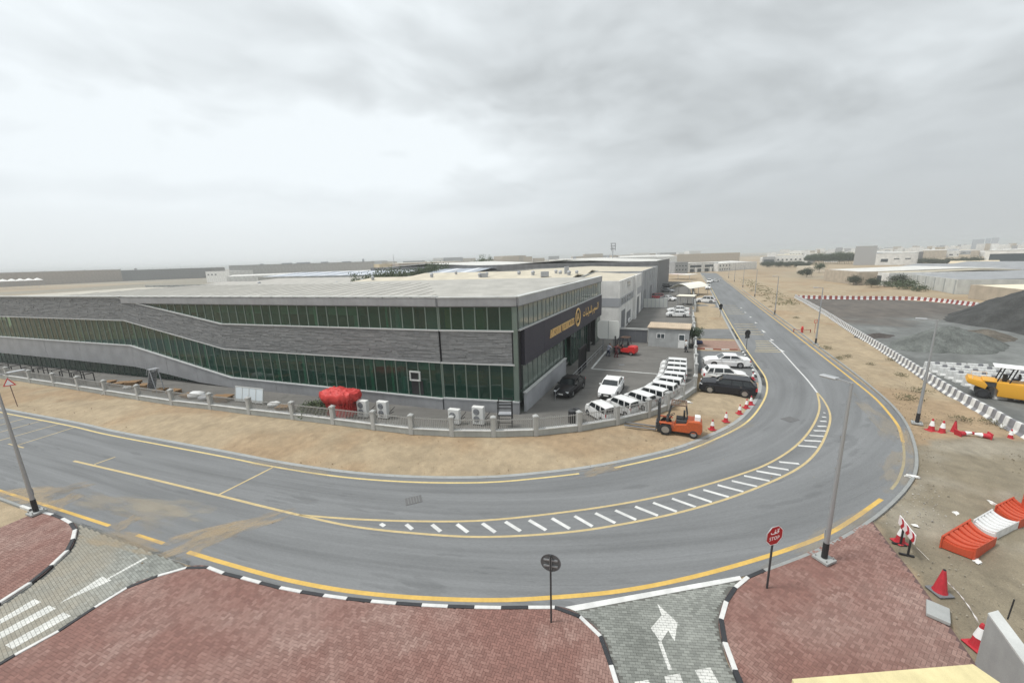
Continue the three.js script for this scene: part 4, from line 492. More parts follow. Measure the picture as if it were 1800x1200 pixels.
// --- across the sand plot on the right
building('low white roofed workshop with beige walls beyond the sand plot', [1448, 493], [1508, 501], 473, 60, wallT, roofW, { flat: 1, par: .1, rise: .8 });
building('white workshop with a green glazed opening beside shrubs', [1508, 497], [1560, 503], 476, 50, wallW, roofBe, { flat: 1, par: .1, rise: .7, win: [[7, 14, .6, 3.4]] });
building('pale corrugated shed with ribbed wall beside the gravel yard', [1585, 500], [1680, 517], 480, 60, M([.62, .63, .6], .7, 0, { map: cl(concT, .15, .15) }), roofG, { flat: 1, par: .1, rise: .9, post: 6, postM: M([.34, .36, .36], .7) });
building('tan block building with cream roof behind the dark gravel heap', [1702, 524], [1860, 546], 500, 40, wallT, M([.72, .66, .5], .8), { flat: 1, par: .15, rise: .4 });
building('long grey roofed depot beyond the sand plot', [1560, 492], [1900, 505], 470, 60, wallG, roofG, { flat: 1, par: .1, rise: 1.2, bays: 2 });
building('tall plain grey cube store on the skyline', [1500, 466], [1538, 465], 433, 45, M([.36, .36, .36], .9), roofG, {});
building('white office block beside the grey cube store', [1538, 466], [1612, 465], 446, 45, wallW, roofW, { win: [[3, 7, 2.4, 4.6], [10, 13, 4.2, 4.9], [16, 19, 4.2, 4.9]], cap: 1 });
building('dark stair tower on the white office block', [1612, 466], [1620, 466], 443, 30, wallD, roofG, {});
building('white hall with dark glazed front behind the depots', [1728, 466], [1860, 466], 441, 60, wallW, roofW, { win: [[2, 26, 1.5, 7]], cap: 1 });
building('white stepped apartment block on the hazy skyline', [1386, 459], [1412, 458.5], 441, 60, wallW, roofW, { win: [...grid(1, 14, 5, 1.5, 3, 4.4), ...grid(1, 14, 5, 1.5, 7.5, 9)] });
building('white two storey villa beside the palms', [1362, 463], [1420, 462], 452, 40, wallW, roofW, { win: grid(2, 26, 7, 1.6, 3, 4.5) });
building('grey shed with dark fascia at the plot corner', [1340, 464], [1362, 463], 452, 30, wallG, roofW, { win: [[1, 10, 2, 4.6]] });
building('low cream house with flat roof beside the plot wall', [1400, 478], [1450, 486], 469, 20, M([.62, .55, .45], .85), roofBe, {});
building('tan yard roof behind the pale corrugated shed', [1665, 470], [1760, 474], 463, 60, wallT, M([.62, .52, .36], .85), { rise: 1, par: .1 });
// towers far off
{ const c = P(1728, 441.5); for (const [px0, px1, top, l] of [[1706, 1727, 421, 'broad hazy apartment tower on the far skyline'], [1729, 1738, 419, 'narrow pale apartment tower between two grey ones'], [1739, 1752, 418, 'tall grey apartment tower with pale edge on the skyline']]) { const b = building(l, [px0, 442.5], [px1, 442.5], top, 40, M([.4, .42, .45], .8), roofG, { name: 'apartment_tower', H: HT(P(px0, 442.5), px0, top) }); } }
{ const r = rng(55); for (let i = 0; i < 120; i++) { const px = 1345 + i * 3.9 + r() * 6, base = horizonY(px) + 8 + r() * r() * 20, w = 4 + r() * 14, hh = 5 + r() * 6; const m = [wallW, wallW, wallT, wallG, wallW][(r() * 5) | 0]; building('low pale building in the hazy town on the skyline', [px, base], [px + w, base - w * .031], base - hh, 25, m, roofW, { name: 'town_building', par: .2, group: 'small buildings of the far town', H: 6 + r() * 9 }); }
  for (let i = 0; i < 34; i++) { const px = 1335 + i * 13.5 + r() * 12, base = horizonY(px) + 11 + r() * 13, w = 16 + r() * 30; building('long low pale warehouse in the haze before the far town', [px, base], [px + w, base - w * .031], base - 6, 40, [wallW, wallT, wallG, wallW][(r() * 4) | 0], [roofW, roofBe, roofG][(r() * 3) | 0], { name: 'far_warehouse', par: .2, rise: .9, group: 'long low warehouses before the far town', H: 4.5 + r() * 4, win: r() < .5 ? [[2, 5, 2, 3.2], [8, 11, 2, 3.2], [14, 17, 2, 3.2]] : [] }); }
  for (let i = 0; i < 22; i++) { const px = 640 + i * 27 + r() * 16, base = horizonY(px) + 8 + r() * 4, w = 10 + r() * 26; building('pale low building on the far left skyline', [px, base], [px + w, base - w * .031], base - 5, 25, [wallT, wallW, wallG][(r() * 3) | 0], roofBe, { name: 'town_building', par: .2, group: 'far buildings beyond the warehouse roofs', H: 12 + r() * 9 }); } }
function horizonY(px) { const a = cF.y * FPX + cR.y * (px - 900); return 600 + a / cU.y; }
// mast with a lattice box top
{ const g = P(1077, 459); g.setLength(420).setY(0); const H = HT(g, 1076, 427); const t = thing('telecom_mast', 'slender mast with a square frame head above the roofs', 'mast', g); mesh('pole', cyl(.6, .4, H - 4, 0, 0, 0, 8), MT.grey, t); for (let k = 0; k < 3; k++) mesh('antenna_ring', [box(4.6, .5, 4.6, 0, H - .4 - k * 2.6, 0), box(.5, 2.4, .5, 1.9, H - 1.6 - k * 2.4, 1.9), box(.5, 2.4, .5, -1.9, H - 1.6 - k * 2.4, 1.9)], MT.greyD, t); }
{ const g = P(693, 470); g.setLength(380).setY(0); const H = HT(g, 692, 447); const t = thing('telecom_mast', 'thin bare mast behind the pale yellow block', 'mast', g); mesh('pole', cyl(.35, .2, H, 0, 0, 0, 6), MT.grey, t); }
{ // gantry on the taupe wall roof
  const g = P(146, 495), t = thing('roof_gantry', 'dark steel gantry standing before the taupe warehouse', 'gantry', g, .4); for (let i = 0; i < 5; i++) mesh('post', bar([i * 2.4, 0, 0], [i * 2.4 + 2.5, 12.5 - i * 1.2, 0], .3), MT.greyD, t); mesh('beam', bar([0, 11, 0], [14, 6.5, 0], .35), MT.greyD, t); }
{ const g = P(243, 487), t = thing('roof_tank', 'dark water tank on the slate warehouse roof', 'tank', V(g.x - 8, 13.2, g.z - 6)); mesh('tank_body', [cyl(2.2, 2.2, 3.6, 0, .6, 0, 14), cyl(2.2, .6, .8, 0, 4.2, 0, 14)], MT.greyD, t); mesh('tank_stand', [box(.3, .8, 4, -1.5, .2, 0), box(.3, .8, 4, 1.5, .2, 0)], MT.greyD, t); }
{ const tentM = M([.8, .79, .76], .8); for (let i = 0; i < 6; i++) { const g = P(-6 + i * 15, 509 - i * .6), t = thing('white_tent', 'white peaked canopy before the taupe warehouse', 'tent', V(g.x, 0, g.z), 0, 'row of white peaked canopies'); const c = new THREE.ConeGeometry(3.6, 2.2, 4, 1); c.rotateY(Math.PI / 4); c.translate(0, 8.4, 0); mesh('canopy', c, tentM, t); for (const [x, z] of [[-2.4, -2.4], [2.4, -2.4], [2.4, 2.4], [-2.4, 2.4]]) mesh('pole', rod([x, 0, z], [x, 7.4, z], .08), MT.grey, t); } }

// ---- trees: trunk, limbs and a crown of leaf-sized faces
const leafMs = [M([.045, .07, .035], .8, 0, { side: THREE.DoubleSide }), M([.07, .095, .045], .8, 0, { side: THREE.DoubleSide }), M([.06, .075, .05], .85, 0, { side: THREE.DoubleSide })], barkM = M([.14, .11, .08], .9);
function treeProto(seed, H, R, n, leaf, mat, low = .35) {
  const r = rng(seed), t = new THREE.Group(), ws = []; ws.push(rod([0, 0, 0], [0, H * .6, 0], .05 * H * .5, 7, .02 * H * .5)); const ends = [];
  for (let i = 0; i < 9; i++) { const a = i * 2.4 + r(), y = H * (low + .45 * i / 9), l = R * (.55 + .4 * r()); const e = V(Math.cos(a) * l, y + H * (.1 + .2 * r()), Math.sin(a) * l); ws.push(rod([0, y * .8, 0], e, .012 * H, 5, .004 * H)); ends.push(e); } ends.push(V(0, H * .85, 0), V(R * .3, H * .75, -R * .2), V(-R * .3, H * .7, R * .3));
  mesh('trunk', ws, barkM, t); const p = [], nn = []; for (let i = 0; i < n; i++) { const e = ends[(r() * ends.length) | 0], c = V(e.x + (r() + r() + r() - 1.5) * R * .62, e.y + (r() + r() + r() - 1.5) * H * .22, e.z + (r() + r() + r() - 1.5) * R * .62), u = V(r() - .5, r() - .5, r() - .5).normalize().multiplyScalar(leaf * (.6 + r() * .8)), w = V(r() - .5, r() - .5, r() - .5).cross(u).normalize().multiplyScalar(leaf * .45); const nrm = w.clone().cross(u).normalize(); for (const q of [c, c.clone().add(u).add(w), c.clone().add(u.clone().multiplyScalar(1.8)), c, c.clone().add(u.clone().multiplyScalar(1.8)), c.clone().add(u).sub(w)]) { p.push(q.x, Math.max(.05, q.y), q.z); nn.push(nrm.x, nrm.y, nrm.z); } }
  const g = new THREE.BufferGeometry(); g.setAttribute('position', new THREE.Float32BufferAttribute(p, 3)); g.setAttribute('normal', new THREE.Float32BufferAttribute(nn, 3)); g.setAttribute('uv', new THREE.Float32BufferAttribute(new Float32Array(p.length / 3 * 2), 2)); mesh('crown', g, mat, t); return t;
}
const tp = [treeProto(1, 6, 2.4, 1500, .3, leafMs[0]), treeProto(2, 7, 2.8, 1500, .32, leafMs[1]), treeProto(3, 5, 2.6, 1300, .3, leafMs[2], .2), treeProto(4, 1.2, 1.1, 700, .12, leafMs[1], .05), treeProto(6, .35, .45, 160, .05, M([.14, .13, .07], .9, 0, { side: THREE.DoubleSide }), .02)];
function plant(i, name, label, cat, pos, s, group) { const t = tp[i].clone(); t.name = numbered(name); t.position.copy(pos); t.rotation.y = rnd() * 6; t.scale.setScalar(s * (.9 + rnd() * .25)); scene.add(t); tag(t, label, cat, group); return t; }
for (let i = 0; i < 44; i++) { const u = i / 43, f = P(lerp(628, 852, u), lerp(490, 468.5, u), 9.2).setY(0); const tt = plant(i % 2, 'hedge_tree', i > 40 ? 'taller dark tree at the end of the row between the roofs' : 'dark green tree in the row between the warehouse roofs', 'tree', f, (i > 40 ? 1.75 : i < 14 ? 1.25 : 1.42), 'tree row between the roofs'); tt.scale.x *= .62; tt.scale.z *= .62; }
for (let i = 0; i < 26; i++) { const px = 1420 + i * 3.1; plant(i % 2, 'palm_row_tree', 'dark grey green tree in the row left of the grey cube store', 'tree', P(px, 463.5), 1.15, 'tree row by the grey cube store'); }
for (const [px, py, k, s, l] of [[1418, 487, 2, .9, 'small bushy tree beside the low cream house'], [1408, 484, 2, .5, 'small upright shrub beside the low cream house'], [1440, 480, 1, .8, 'round tree beside the low white roofed workshop'], [1575, 503, 2, .85, 'broad grey green tree in front of the pale corrugated shed'], [1500, 501, 2, .6, 'low shrub at the corner of the white workshop'], [1532, 505, 2, .6, 'shrub with reddish base before the green opening'], [1592, 508, 3, 2.2, 'rounded olive bush before the corrugated shed wall'], [1617, 512, 3, 1.3, 'small olive bush near the far red and white barriers'], [1555, 504, 3, 1.6, 'low spreading bush by the plot fence']]) plant(k, 'roadside_tree', l, k === 3 ? 'bush' : 'tree', P(px, py), s);
for (let i = 0; i < 16; i++) plant(2, 'scrub_bush', 'dusty scrub bush along the far edge of the sand plot', 'bush', P(1342 + i * 5.4, 468.5 + (i % 3)), .8, 'scrub along the sand plot edge');
for (let i = 0; i < 9; i++) plant(2, 'scrub_bush', 'dark bush before the hazy right hand halls', 'bush', P(1622 + i * 12, 466 + (i % 2)), .9, 'bushes before the far halls');
for (const [px, py] of [[1600, 704], [1585, 662], [1566, 634], [1553, 615], [1530, 642], [1476, 632], [1490, 628], [1454, 614], [1620, 690], [1780, 757], [1765, 750], [1740, 745], [1400, 560], [1690, 740], [1335, 520], [1345, 530], [1322, 512], [1355, 540]]) plant(4, 'weed_tuft', 'low dry weed tuft on the sandy verge', 'plant', P(px, py), .9 + rnd() * .6, 'weeds on the sandy verge');
{ const r = rng(8), g = []; for (let i = 0; i < 500; i++) { const t = r(), c = P(lerp(1290, 1352, t), lerp(490, 535, t)).add(V(r() * 6 - 1 + 1.5, 0, r() * 5)); for (let k = 0; k < 5; k++) { const a = r() * 6.28, h = .12 + r() * .2; const q = new THREE.BufferGeometry(); q.setAttribute('position', new THREE.Float32BufferAttribute([c.x, 0, c.z, c.x + .12, 0, c.z + .05, c.x + Math.cos(a) * .3, h, c.z + Math.sin(a) * .3], 3)); q.computeVertexNormals(); g.push(q); } } const o = mesh('dry_grass', g, M([.2, .19, .1], .9, 0, { side: THREE.DoubleSide })); stuff(o); tag(o, 'dry grass strip along the far road edge', 'grass'); }
// ================================================================ BOUNDARY WALL WITH RAILINGS
const fbase = [[-160, 640], [0, 664], [100, 679], [200, 695], [300, 711], [400, 722], [450, 729], [540, 739], [587, 745], [640, 752], [720, 762], [790, 766], [870, 767], [942, 765], [1018, 757], [1060, 750], [1110, 741], [1160, 727], [1190, 710], [1221, 688]];
const fy = x => pl(fbase)(x);
const wallTone = M([.42, .435, .415], .85, 0, { map: cl(concT, .4, .4) }), wallCap = M([.72, .72, .7], .8, 0, { map: cl(concT, .4, .4) }), postM = M([.5, .505, .49], .85, 0, { map: cl(concT, .5, .5) }), railM = M([.36, .36, .35], .6, .1);
{
  const fence = thing('boundary_wall', 'low grey wall with white posts and metal railings round the showroom yard', 'wall');
  const posts = [-110, -60, -20, 15, 55, 97, 140, 187, 245, 304, 372, 440, 516, 587, 658, 724, 795, 868, 942, 1018, 1084, 1139, 1172, 1199, 1221].map(x => P(x, fy(x)));
  posts.push(P(1223, 664), P(1223, 645), P(1222, 628), P(1222, 612), P(1221, 596), P(1220, 582), P(1219, 570), P(1218, 558));
  posts.forEach((p, i) => {
    const q = posts[i + 1] || p.clone().add(p.clone().sub(posts[i - 1])), ang = Math.atan2(-(q.z - p.z), q.x - p.x);
    const pg = [box(.34, 1.5, .34, p.x, .75, p.z, ang), box(.41, .08, .41, p.x, 1.54, p.z, ang)]; const cap = new THREE.ConeGeometry(.25, .14, 4); cap.rotateY(Math.PI / 4 + ang); cap.translate(p.x, 1.67, p.z); mesh('post', pg.concat([cap]), postM, fence);
    if (!posts[i + 1]) return; const f = frame(p, q), a = .175, b = f.L - .175; if (b - a < .4) return;
    mesh('plinth', fr(f, a, b, 0, .47, -.13, .13), wallTone, fence); mesh('coping', fr(f, a, b, .472, .53, -.17, .17), wallCap, fence);
    if (i > 24) { mesh('plinth', fr(f, a, b, .532, 1.3, -.1, .1), postM, fence); return; }
    const g = [fr(f, a, b, 1.3, 1.345, -.02, .02), fr(f, a, b, .6, .64, -.02, .02)]; for (let s = a + .1; s < b; s += .15) g.push(fr(f, s, s + .034, .56, 1.42, -.013, .013)); stuff(mesh('railing', g, railM, fence));
  });
}
// ================================================================ VEHICLES
const carGlass = MT.glassD, chrome = M([.55, .56, .57], .25, .9), tailM = M([.5, .02, .025], .3), headM = M([.75, .77, .78], .15), plateM = M([.75, .75, .72], .6), tyreM = MT.rubber, rimM = M([.45, .46, .47], .35, .8), under = M([.012, .012, .013], .9);
const paintOf = (c, rough = .25) => new THREE.MeshPhysicalMaterial({ color: lin(...c), roughness: rough + .2, clearcoat: c[0] < .1 ? .3 : .7, clearcoatRoughness: .06, specularIntensity: c[0] < .1 ? .5 : 1 });
function wheelGeo(r, w) { const t = new THREE.LatheGeometry([[r * .62, -w / 2], [r * .92, -w / 2], [r, -w * .38], [r, w * .38], [r * .92, w / 2], [r * .62, w / 2]].map(p => new THREE.Vector2(...p)), 22); t.rotateX(Math.PI / 2); const rim = [new THREE.CylinderGeometry(r * .63, r * .63, w * .7, 20).rotateX(Math.PI / 2)]; for (let k = 0; k < 5; k++) { const b = new THREE.BoxGeometry(r * .5, r * .14, w * .85); b.translate(r * .3, 0, 0); b.rotateZ(k * Math.PI * 2 / 5); rim.push(b); } return [t, merge(rim)]; }
function wheel(t, x, z, r, w, name = 'wheel') { const g = wheelGeo(r, w), o = new THREE.Group(); o.name = name; o.position.set(x, r, z); t.add(o); mesh('tyre', g[0], tyreM, o); mesh('rim', g[1], name === 'wheel' ? rimM : MT.dark, o); return o; }
// side profiles, x forward; returned relative to length
function carProto(o) {
  const t = new THREE.Group(), { L, W, H, belt, hood, deck, wf, wr, r } = o, paint = o.paint, h = L / 2;
  const s = new THREE.Shape(), y0 = .24; const A = r + .07;
  s.moveTo(-h + .1, y0 + .06); s.lineTo(-h, .5); s.lineTo(-h + .02, deck - .16); s.lineTo(-h + .1, deck); s.lineTo(o.gx0, Math.max(deck, belt) + .01); s.lineTo(o.gx1, belt); s.lineTo(lerp(o.gx1, h, .55), lerp(belt, hood, .55) + .035); s.lineTo(h - .22, hood); s.lineTo(h - .05, hood - .16); s.lineTo(h, .5); s.lineTo(h - .06, y0 + .04); s.lineTo(wf + A, y0); s.absarc(wf, r, A, Math.asin((y0 - r) / A), Math.PI - Math.asin((y0 - r) / A), false); s.lineTo(wr + A, y0); s.absarc(wr, r, A, Math.asin((y0 - r) / A), Math.PI - Math.asin((y0 - r) / A), false); s.closePath();
  let g = new THREE.ExtrudeGeometry(s, { depth: W - .14, bevelEnabled: true, bevelSize: .05, bevelThickness: .07, bevelSegments: 3, curveSegments: 14 }); g.translate(0, 0, -(W - .14) / 2);
  const pa = g.attributes.position; for (let i = 0; i < pa.count; i++) { const x = pa.getX(i), y = pa.getY(i), z = pa.getZ(i); const k = Math.pow(Math.abs(x) / h, 5) * .13, tb = Math.max(0, y - .62) * .13; pa.setZ(i, z * (1 - k - tb)); pa.setX(i, x * (1 - .03 * Math.pow(Math.abs(z) / (W / 2), 3) * Math.pow(Math.abs(x) / h, 2))); } g = toCreasedNormals(g, .6); mesh('body', g, paint, t);
  mesh('underbody', [box(L - .5, .34, W - .5, 0, .42, 0), box(L * .6, .2, W - .3, 0, .3, 0)], under, t);
  // greenhouse
  const wb = W / 2 * .9, wt = W / 2 * .74, yb = belt - .04, yt = H - .06, c = (x, y, z) => V(x, y, z);
  const gl = solid8([c(o.gx0, yb, wb), c(o.gx1, yb, wb), c(o.gx1, yb, -wb), c(o.gx0, yb, -wb), c(o.rx0, yt, wt), c(o.rx1, yt, wt), c(o.rx1, yt, -wt), c(o.rx0, yt, -wt)]); mesh('windows', gl, carGlass, t);
  const rf = new THREE.BoxGeometry(o.rx1 - o.rx0 + .1, .07, wt * 2 + .06, 8, 1, 6); { const p = rf.attributes.position; for (let i = 0; i < p.count; i++) { const x = p.getX(i) / ((o.rx1 - o.rx0) / 2 + .05), z = p.getZ(i) / (wt + .03); p.setY(i, p.getY(i) - .05 * x * x * x * x - .035 * z * z + .03); } } rf.translate((o.rx0 + o.rx1) / 2, yt + .02, 0); rf.computeVertexNormals(); mesh('roof', rf, paint, t);
  const e = .012, pill = []; for (const sg of [1, -1]) { const B = (x0, x1, w) => pill.push(bar([x0, yb, sg * (wb + e)], [x1, yt + .02, sg * (wt + e)], w, .05)); B(o.gx1, o.rx1, .09); B(o.gx0, o.rx0, .12); const m0 = o.bp ?? (o.gx0 + o.gx1) / 2 - .1; B(m0, m0 - .02, .07); if (o.cp !== undefined) B(o.cp, o.cp + .1, .1); pill.push(bar([o.rx0, yt, sg * (wt + e)], [o.rx1, yt, sg * (wt + e)], .06, .06)); } mesh('pillars', pill, paint, t);
  for (const x of [wf, wr]) for (const z of [W / 2 - .11, -W / 2 + .11]) wheel(t, x, z, r, .22);
  for (const sg of [1, -1]) { mesh('headlight', rbox(.3, .13, .34, .04, h - .2, hood - .13, sg * (W / 2 - .3), sg * .35), headM, t); mesh('tail_light', rbox(.16, o.tall ? .34 : .14, .32, .04, -h + .11, deck - (o.tall ? .26 : .17), sg * (W / 2 - .27), -sg * .2), tailM, t); mesh('mirror', rbox(.12, .13, .2, .04, o.gx1 - .28, belt + .07, sg * (W / 2 + .03)), paint, t); mesh('door_handle', box(.16, .03, .03, (o.gx0 + o.gx1) / 2 - .5, belt - .12, sg * (W / 2 * .925 + .012)), chrome, t); }
  mesh('grille', [rbox(.1, .22, W * .5, .03, h - .04, .5, 0), rbox(.1, .12, W * .62, .03, h - .05, .33, 0)], MT.black, t); mesh('number_plate', box(.03, .11, .46, h + .022, .46, 0), plateM, t); mesh('number_plate', box(.03, .11, .46, -h - .022, .55, 0), plateM, t);
  if (o.rails) for (const sg of [1, -1]) mesh('roof_rail', bar([o.rx0 + .1, H + .01, sg * (wt - .06)], [o.rx1 - .2, H + .01, sg * (wt - .06)], .05, .04), MT.greyD, t);
  return t;
}
const sedan = { L: 4.75, W: 1.82, H: 1.45, belt: .95, hood: .8, deck: 1.0, wf: 1.4, wr: -1.35, r: .33, gx0: -1.75, gx1: 1.05, rx0: -1.0, rx1: .3, bp: -.3 };
const hatch = { L: 4.0, W: 1.72, H: 1.56, belt: .98, hood: .86, deck: 1.0, wf: 1.25, wr: -1.2, r: .31, gx0: -1.86, gx1: 1.0, rx0: -1.55, rx1: .3, bp: -.25, cp: -1.2, tall: 1 };
const suv = { L: 4.85, W: 1.93, H: 1.72, belt: 1.08, hood: .98, deck: 1.08, wf: 1.45, wr: -1.42, r: .38, gx0: -2.25, gx1: 1.1, rx0: -1.75, rx1: .4, bp: -.3, cp: -1.25, rails: 1, tall: 1 };
const minivan = { L: 3.3, W: 1.46, H: 1.6, belt: 1.05, hood: .94, deck: 1.08, wf: 1.08, wr: -1.08, r: .28, gx0: -1.62, gx1: 1.1, rx0: -1.52, rx1: .6, bp: -.1, cp: -.9, tall: 1 };
const pw = paintOf([.82, .82, .81]), pk = paintOf([.008, .008, .01]), psl = paintOf([.014, .015, .02]);
function placeCar(spec, name, label, a, b, cat = 'car', group, proto) { const A = a.isVector3 ? a : P(...a), B = b.isVector3 ? b : P(...b), d = A.clone().sub(B); const t = proto ? proto.clone() : carProto(spec); t.name = numbered(name); t.position.copy(A.clone().add(B).multiplyScalar(.5).setY(.02)); t.rotation.y = Math.atan2(-d.z, d.x); scene.add(t); tag(t, label, cat, group); return t; }   // a = nose, b = tail
placeCar({ ...sedan, paint: pk, H: 1.5 }, 'parked_car', 'black sedan parked nose to the fence in the showroom yard', [986, 701], [1017, 676]);
placeCar({ ...sedan, paint: pw }, 'parked_car', 'white sedan parked facing the fence in the showroom yard', [1065, 704], [1084, 677]);
placeCar({ ...sedan, L: 4.9, paint: pw }, 'parked_car', 'white sedan parked crossways on the paved apron by the road', [1236, 641], [1317, 645]);
placeCar({ ...hatch, L: 4.3, paint: pw }, 'parked_car', 'white hatchback half hidden behind the black estate car', [1312, 671], [1235, 667]);
placeCar({ ...suv, paint: psl, H: 1.6 }, 'parked_car', 'black estate car with roof rails parked by the traffic cones', [1228, 684], [1332, 697]);
// row of white vans backed against the fence
{
  const proto = carProto({ ...minivan, paint: paintOf([.72, .72, .71]) });
  const rowPx = [[1070, 708], [1110, 698.5], [1142, 688], [1165, 679], [1182, 669.5], [1193, 660], [1199, 651], [1202, 642.5], [1202.5, 634], [1202.5, 626.5]], rp = rowPx.map(p => P(p[0], p[1], 1.66).setY(0));
  rp.forEach((p, i) => { const a = rp[Math.max(0, i - 1)], b = rp[Math.min(rp.length - 1, i + 1)], d = b.clone().sub(a).normalize(), n = V(d.z, 0, -d.x); const dir = n, van = placeCar(null, 'small_white_van', i === 0 ? 'first small white van of the row by the open gate end of the fence' : i === rp.length - 1 ? 'last small white van of the row, closest to the guard cabin' : 'small white van in the tight row along the yard fence', p.clone().addScaledVector(dir, 2.7), p.clone().addScaledVector(dir, -.6), 'van', 'row of small white vans along the fence', proto); van.rotation.y += (h2(i, 5, 9) - .5) * .12; van.scale.setScalar(.86); });
}
{ const pr = carProto({ ...sedan, paint: pw }), ps = carProto({ ...suv, paint: pw }); 
  placeCar(null, 'parked_car', 'white sedan in the neighbouring yard, nearer the guard cabin', [1172, 556], [1211, 557], 'car', null, pr); placeCar(null, 'parked_car', 'white sedan parked behind another in the neighbouring yard', [1174, 549], [1210, 549], 'car', null, pr);
  placeCar(null, 'parked_car', 'white four wheel drive outside the cream canopy', [1224, 531], [1257, 532], 'car', null, ps); placeCar(null, 'parked_car', 'white car under the white wall past the small cream canopy', [1186, 529], [1164, 527], 'car', null, pr);
  placeCar(null, 'parked_car', 'white off-roader parked facing the road beyond the canopies', [1243, 513], [1246, 504], 'car', null, ps); placeCar(null, 'parked_car', 'white van with dark windows behind the white off-roader', [1245, 501], [1248, 494], 'van', null, ps); placeCar(null, 'moving_car', 'white car driving on the far stretch of road', [1252, 495.5], [1260, 495], 'car', null, pr);
  placeCar({ ...suv, paint: paintOf([.35, .02, .03]) }, 'parked_car', 'dark red car parked by the neighbouring warehouse door', [1144, 526], [1161, 525]); placeCar({ ...minivan, paint: pw }, 'parked_car', 'white van by the neighbouring white warehouse wall', [1102, 572], [1097, 563], 'van');
  placeCar({ ...suv, paint: psl }, 'parked_car', 'dark car beside the grey warehouse columns', [1178, 506], [1166, 506]); placeCar({ ...sedan, paint: paintOf([.3, .31, .32]) }, 'parked_car', 'grey saloon in the shade of the arched canopy', [1181, 514], [1166, 513]);
  // showroom stock on the upper floor
  const y1 = carProto({ ...suv, paint: paintOf([.6, .52, .1]) }), y2 = carProto({ ...sedan, paint: paintOf([.6, .65, .62]) }); for (const [p, s, l] of [[y1, 14.5, 'yellow vehicle displayed behind the raised showroom glass'], [y2, 22.5, 'pale vehicle displayed behind the raised showroom glass']]) { const o = placeCar(null, 'display_car', l, FA.at(s + 2.4, 0, -2.4), FA.at(s - 2.4, 0, -2.4), 'car', null, p); o.position.y = 4.17; } }
// forklifts
function forklift(bodyM, name, label, nose, tail, extra) {
  const A = P(...nose), B = P(...tail), d = A.clone().sub(B), t = thing(name, label, 'forklift', A.clone().add(B).multiplyScalar(.5), Math.atan2(-d.z, d.x));
  const prof = new THREE.Shape([[-1.35, .35], [-1.42, .6], [-1.38, .98], [-1.25, 1.1], [-.6, 1.08], [-.52, .86], [.1, .78], [.18, .56], [.95, .56], [1.05, .42], [.6, .36], [-.7, .36]].map(p => new THREE.Vector2(...p))); const bg = new THREE.ExtrudeGeometry(prof, { depth: .94, bevelEnabled: true, bevelSize: .05, bevelThickness: .08, bevelSegments: 2 }); bg.translate(0, 0, -.47); mesh('body', toCreasedNormals(bg, .5), bodyM, t);
  mesh('counterweight', rbox(.42, .6, 1.06, .1, -1.24, .7, 0), bodyM, t); mesh('engine_cover', rbox(.66, .3, .8, .04, -.2, .93, 0), MT.dark, t);
  mesh('seat', [rbox(.45, .12, .48, .04, -.1, 1.12, 0), rbox(.12, .5, .48, .04, -.35, 1.36, 0)], MT.black, t); const sw = new THREE.TorusGeometry(.17, .02, 6, 18); sw.rotateX(Math.PI / 2); sw.rotateZ(-.5); sw.translate(.38, 1.28, 0); mesh('steering_wheel', [sw, rod([.38, 1.28, 0], [.58, .8, 0], .03)], MT.black, t); mesh('dashboard', rbox(.16, .55, .8, .03, .66, .85, 0), MT.dark, t);
  const posts = [[.72, .65, .44, .42, 2.12], [-.55, 1.25, .46, -.42, 2.12]]; for (const sg of [1, -1]) for (const [x0, y0, z, x1, y1] of posts) mesh('guard_post', bar([x0, y0, sg * z], [x1, y1, sg * z], .07), MT.dark, t);
  const slat = [box(.07, .06, 1.0, .45, 2.14, 0), box(.07, .06, 1.0, -.45, 2.14, 0), box(.96, .06, .07, 0, 2.14, .47), box(.96, .06, .07, 0, 2.14, -.47)]; for (let i = -3; i <= 3; i++) slat.push(box(.035, .05, .95, i * .12, 2.15, 0)); mesh('overhead_guard', slat, M([.16, .1, .07], .7), t);
  for (const sg of [1, -1]) { mesh('mast_rail', [box(.14, 2.1, .1, 1.2, 1.15, sg * .34), box(.1, 2.0, .07, 1.24, 1.2, sg * .24)], MT.dark, t); mesh('fork', [box(.05, .6, .13, 1.36, .45, sg * .27), box(1.15, .045, .13, 1.94, .16, sg * .27)], MT.greyD, t); mesh('lift_cylinder', rod([1.16, .3, sg * .15], [1.16, 1.9, sg * .15], .04), chrome, t); }
  mesh('mast_cross_beam', [box(.08, .12, .8, 1.18, 2.15, 0), box(.08, .12, .8, 1.18, 1.2, 0), box(.06, .1, .9, 1.32, .35, 0), box(.06, .1, .9, 1.32, .68, 0)], MT.dark, t);
  mesh('chassis', [box(1.7, .2, .8, -.1, .3, 0)], MT.black, t); wheel(t, .75, .52, .4, .28); wheel(t, .75, -.52, .4, .28); wheel(t, -.95, .46, .27, .2); wheel(t, -.95, -.46, .27, .2);
  mesh('mudguard', [rbox(.8, .05, .26, .02, .75, .86, .54), rbox(.8, .05, .26, .02, .75, .86, -.54)], bodyM, t);
  if (extra) extra(t); return t;
}
const fo = forklift(M([.62, .12, .03], .5, 0, { map: cl(grainT, 1, 1) }), 'forklift_truck', 'orange forklift truck with long forks parked on the sand by the fence', [1163, 757], [1220, 765], t => { mesh('gas_bottle_box', rbox(.34, .34, .42, .04, -1.15, 1.27, -.1), MT.white, t); for (const sg of [1, -1]) mesh('fork_extension', box(1.1, .05, .15, 2.9, .155, sg * .27), MT.greyD, t); });
fo.scale.setScalar(1.12);
forklift(M([.62, .025, .025], .4), 'forklift_truck', 'red forklift truck working by the yard gate', [1078, 619], [1121, 625], null).scale.setScalar(1.1);
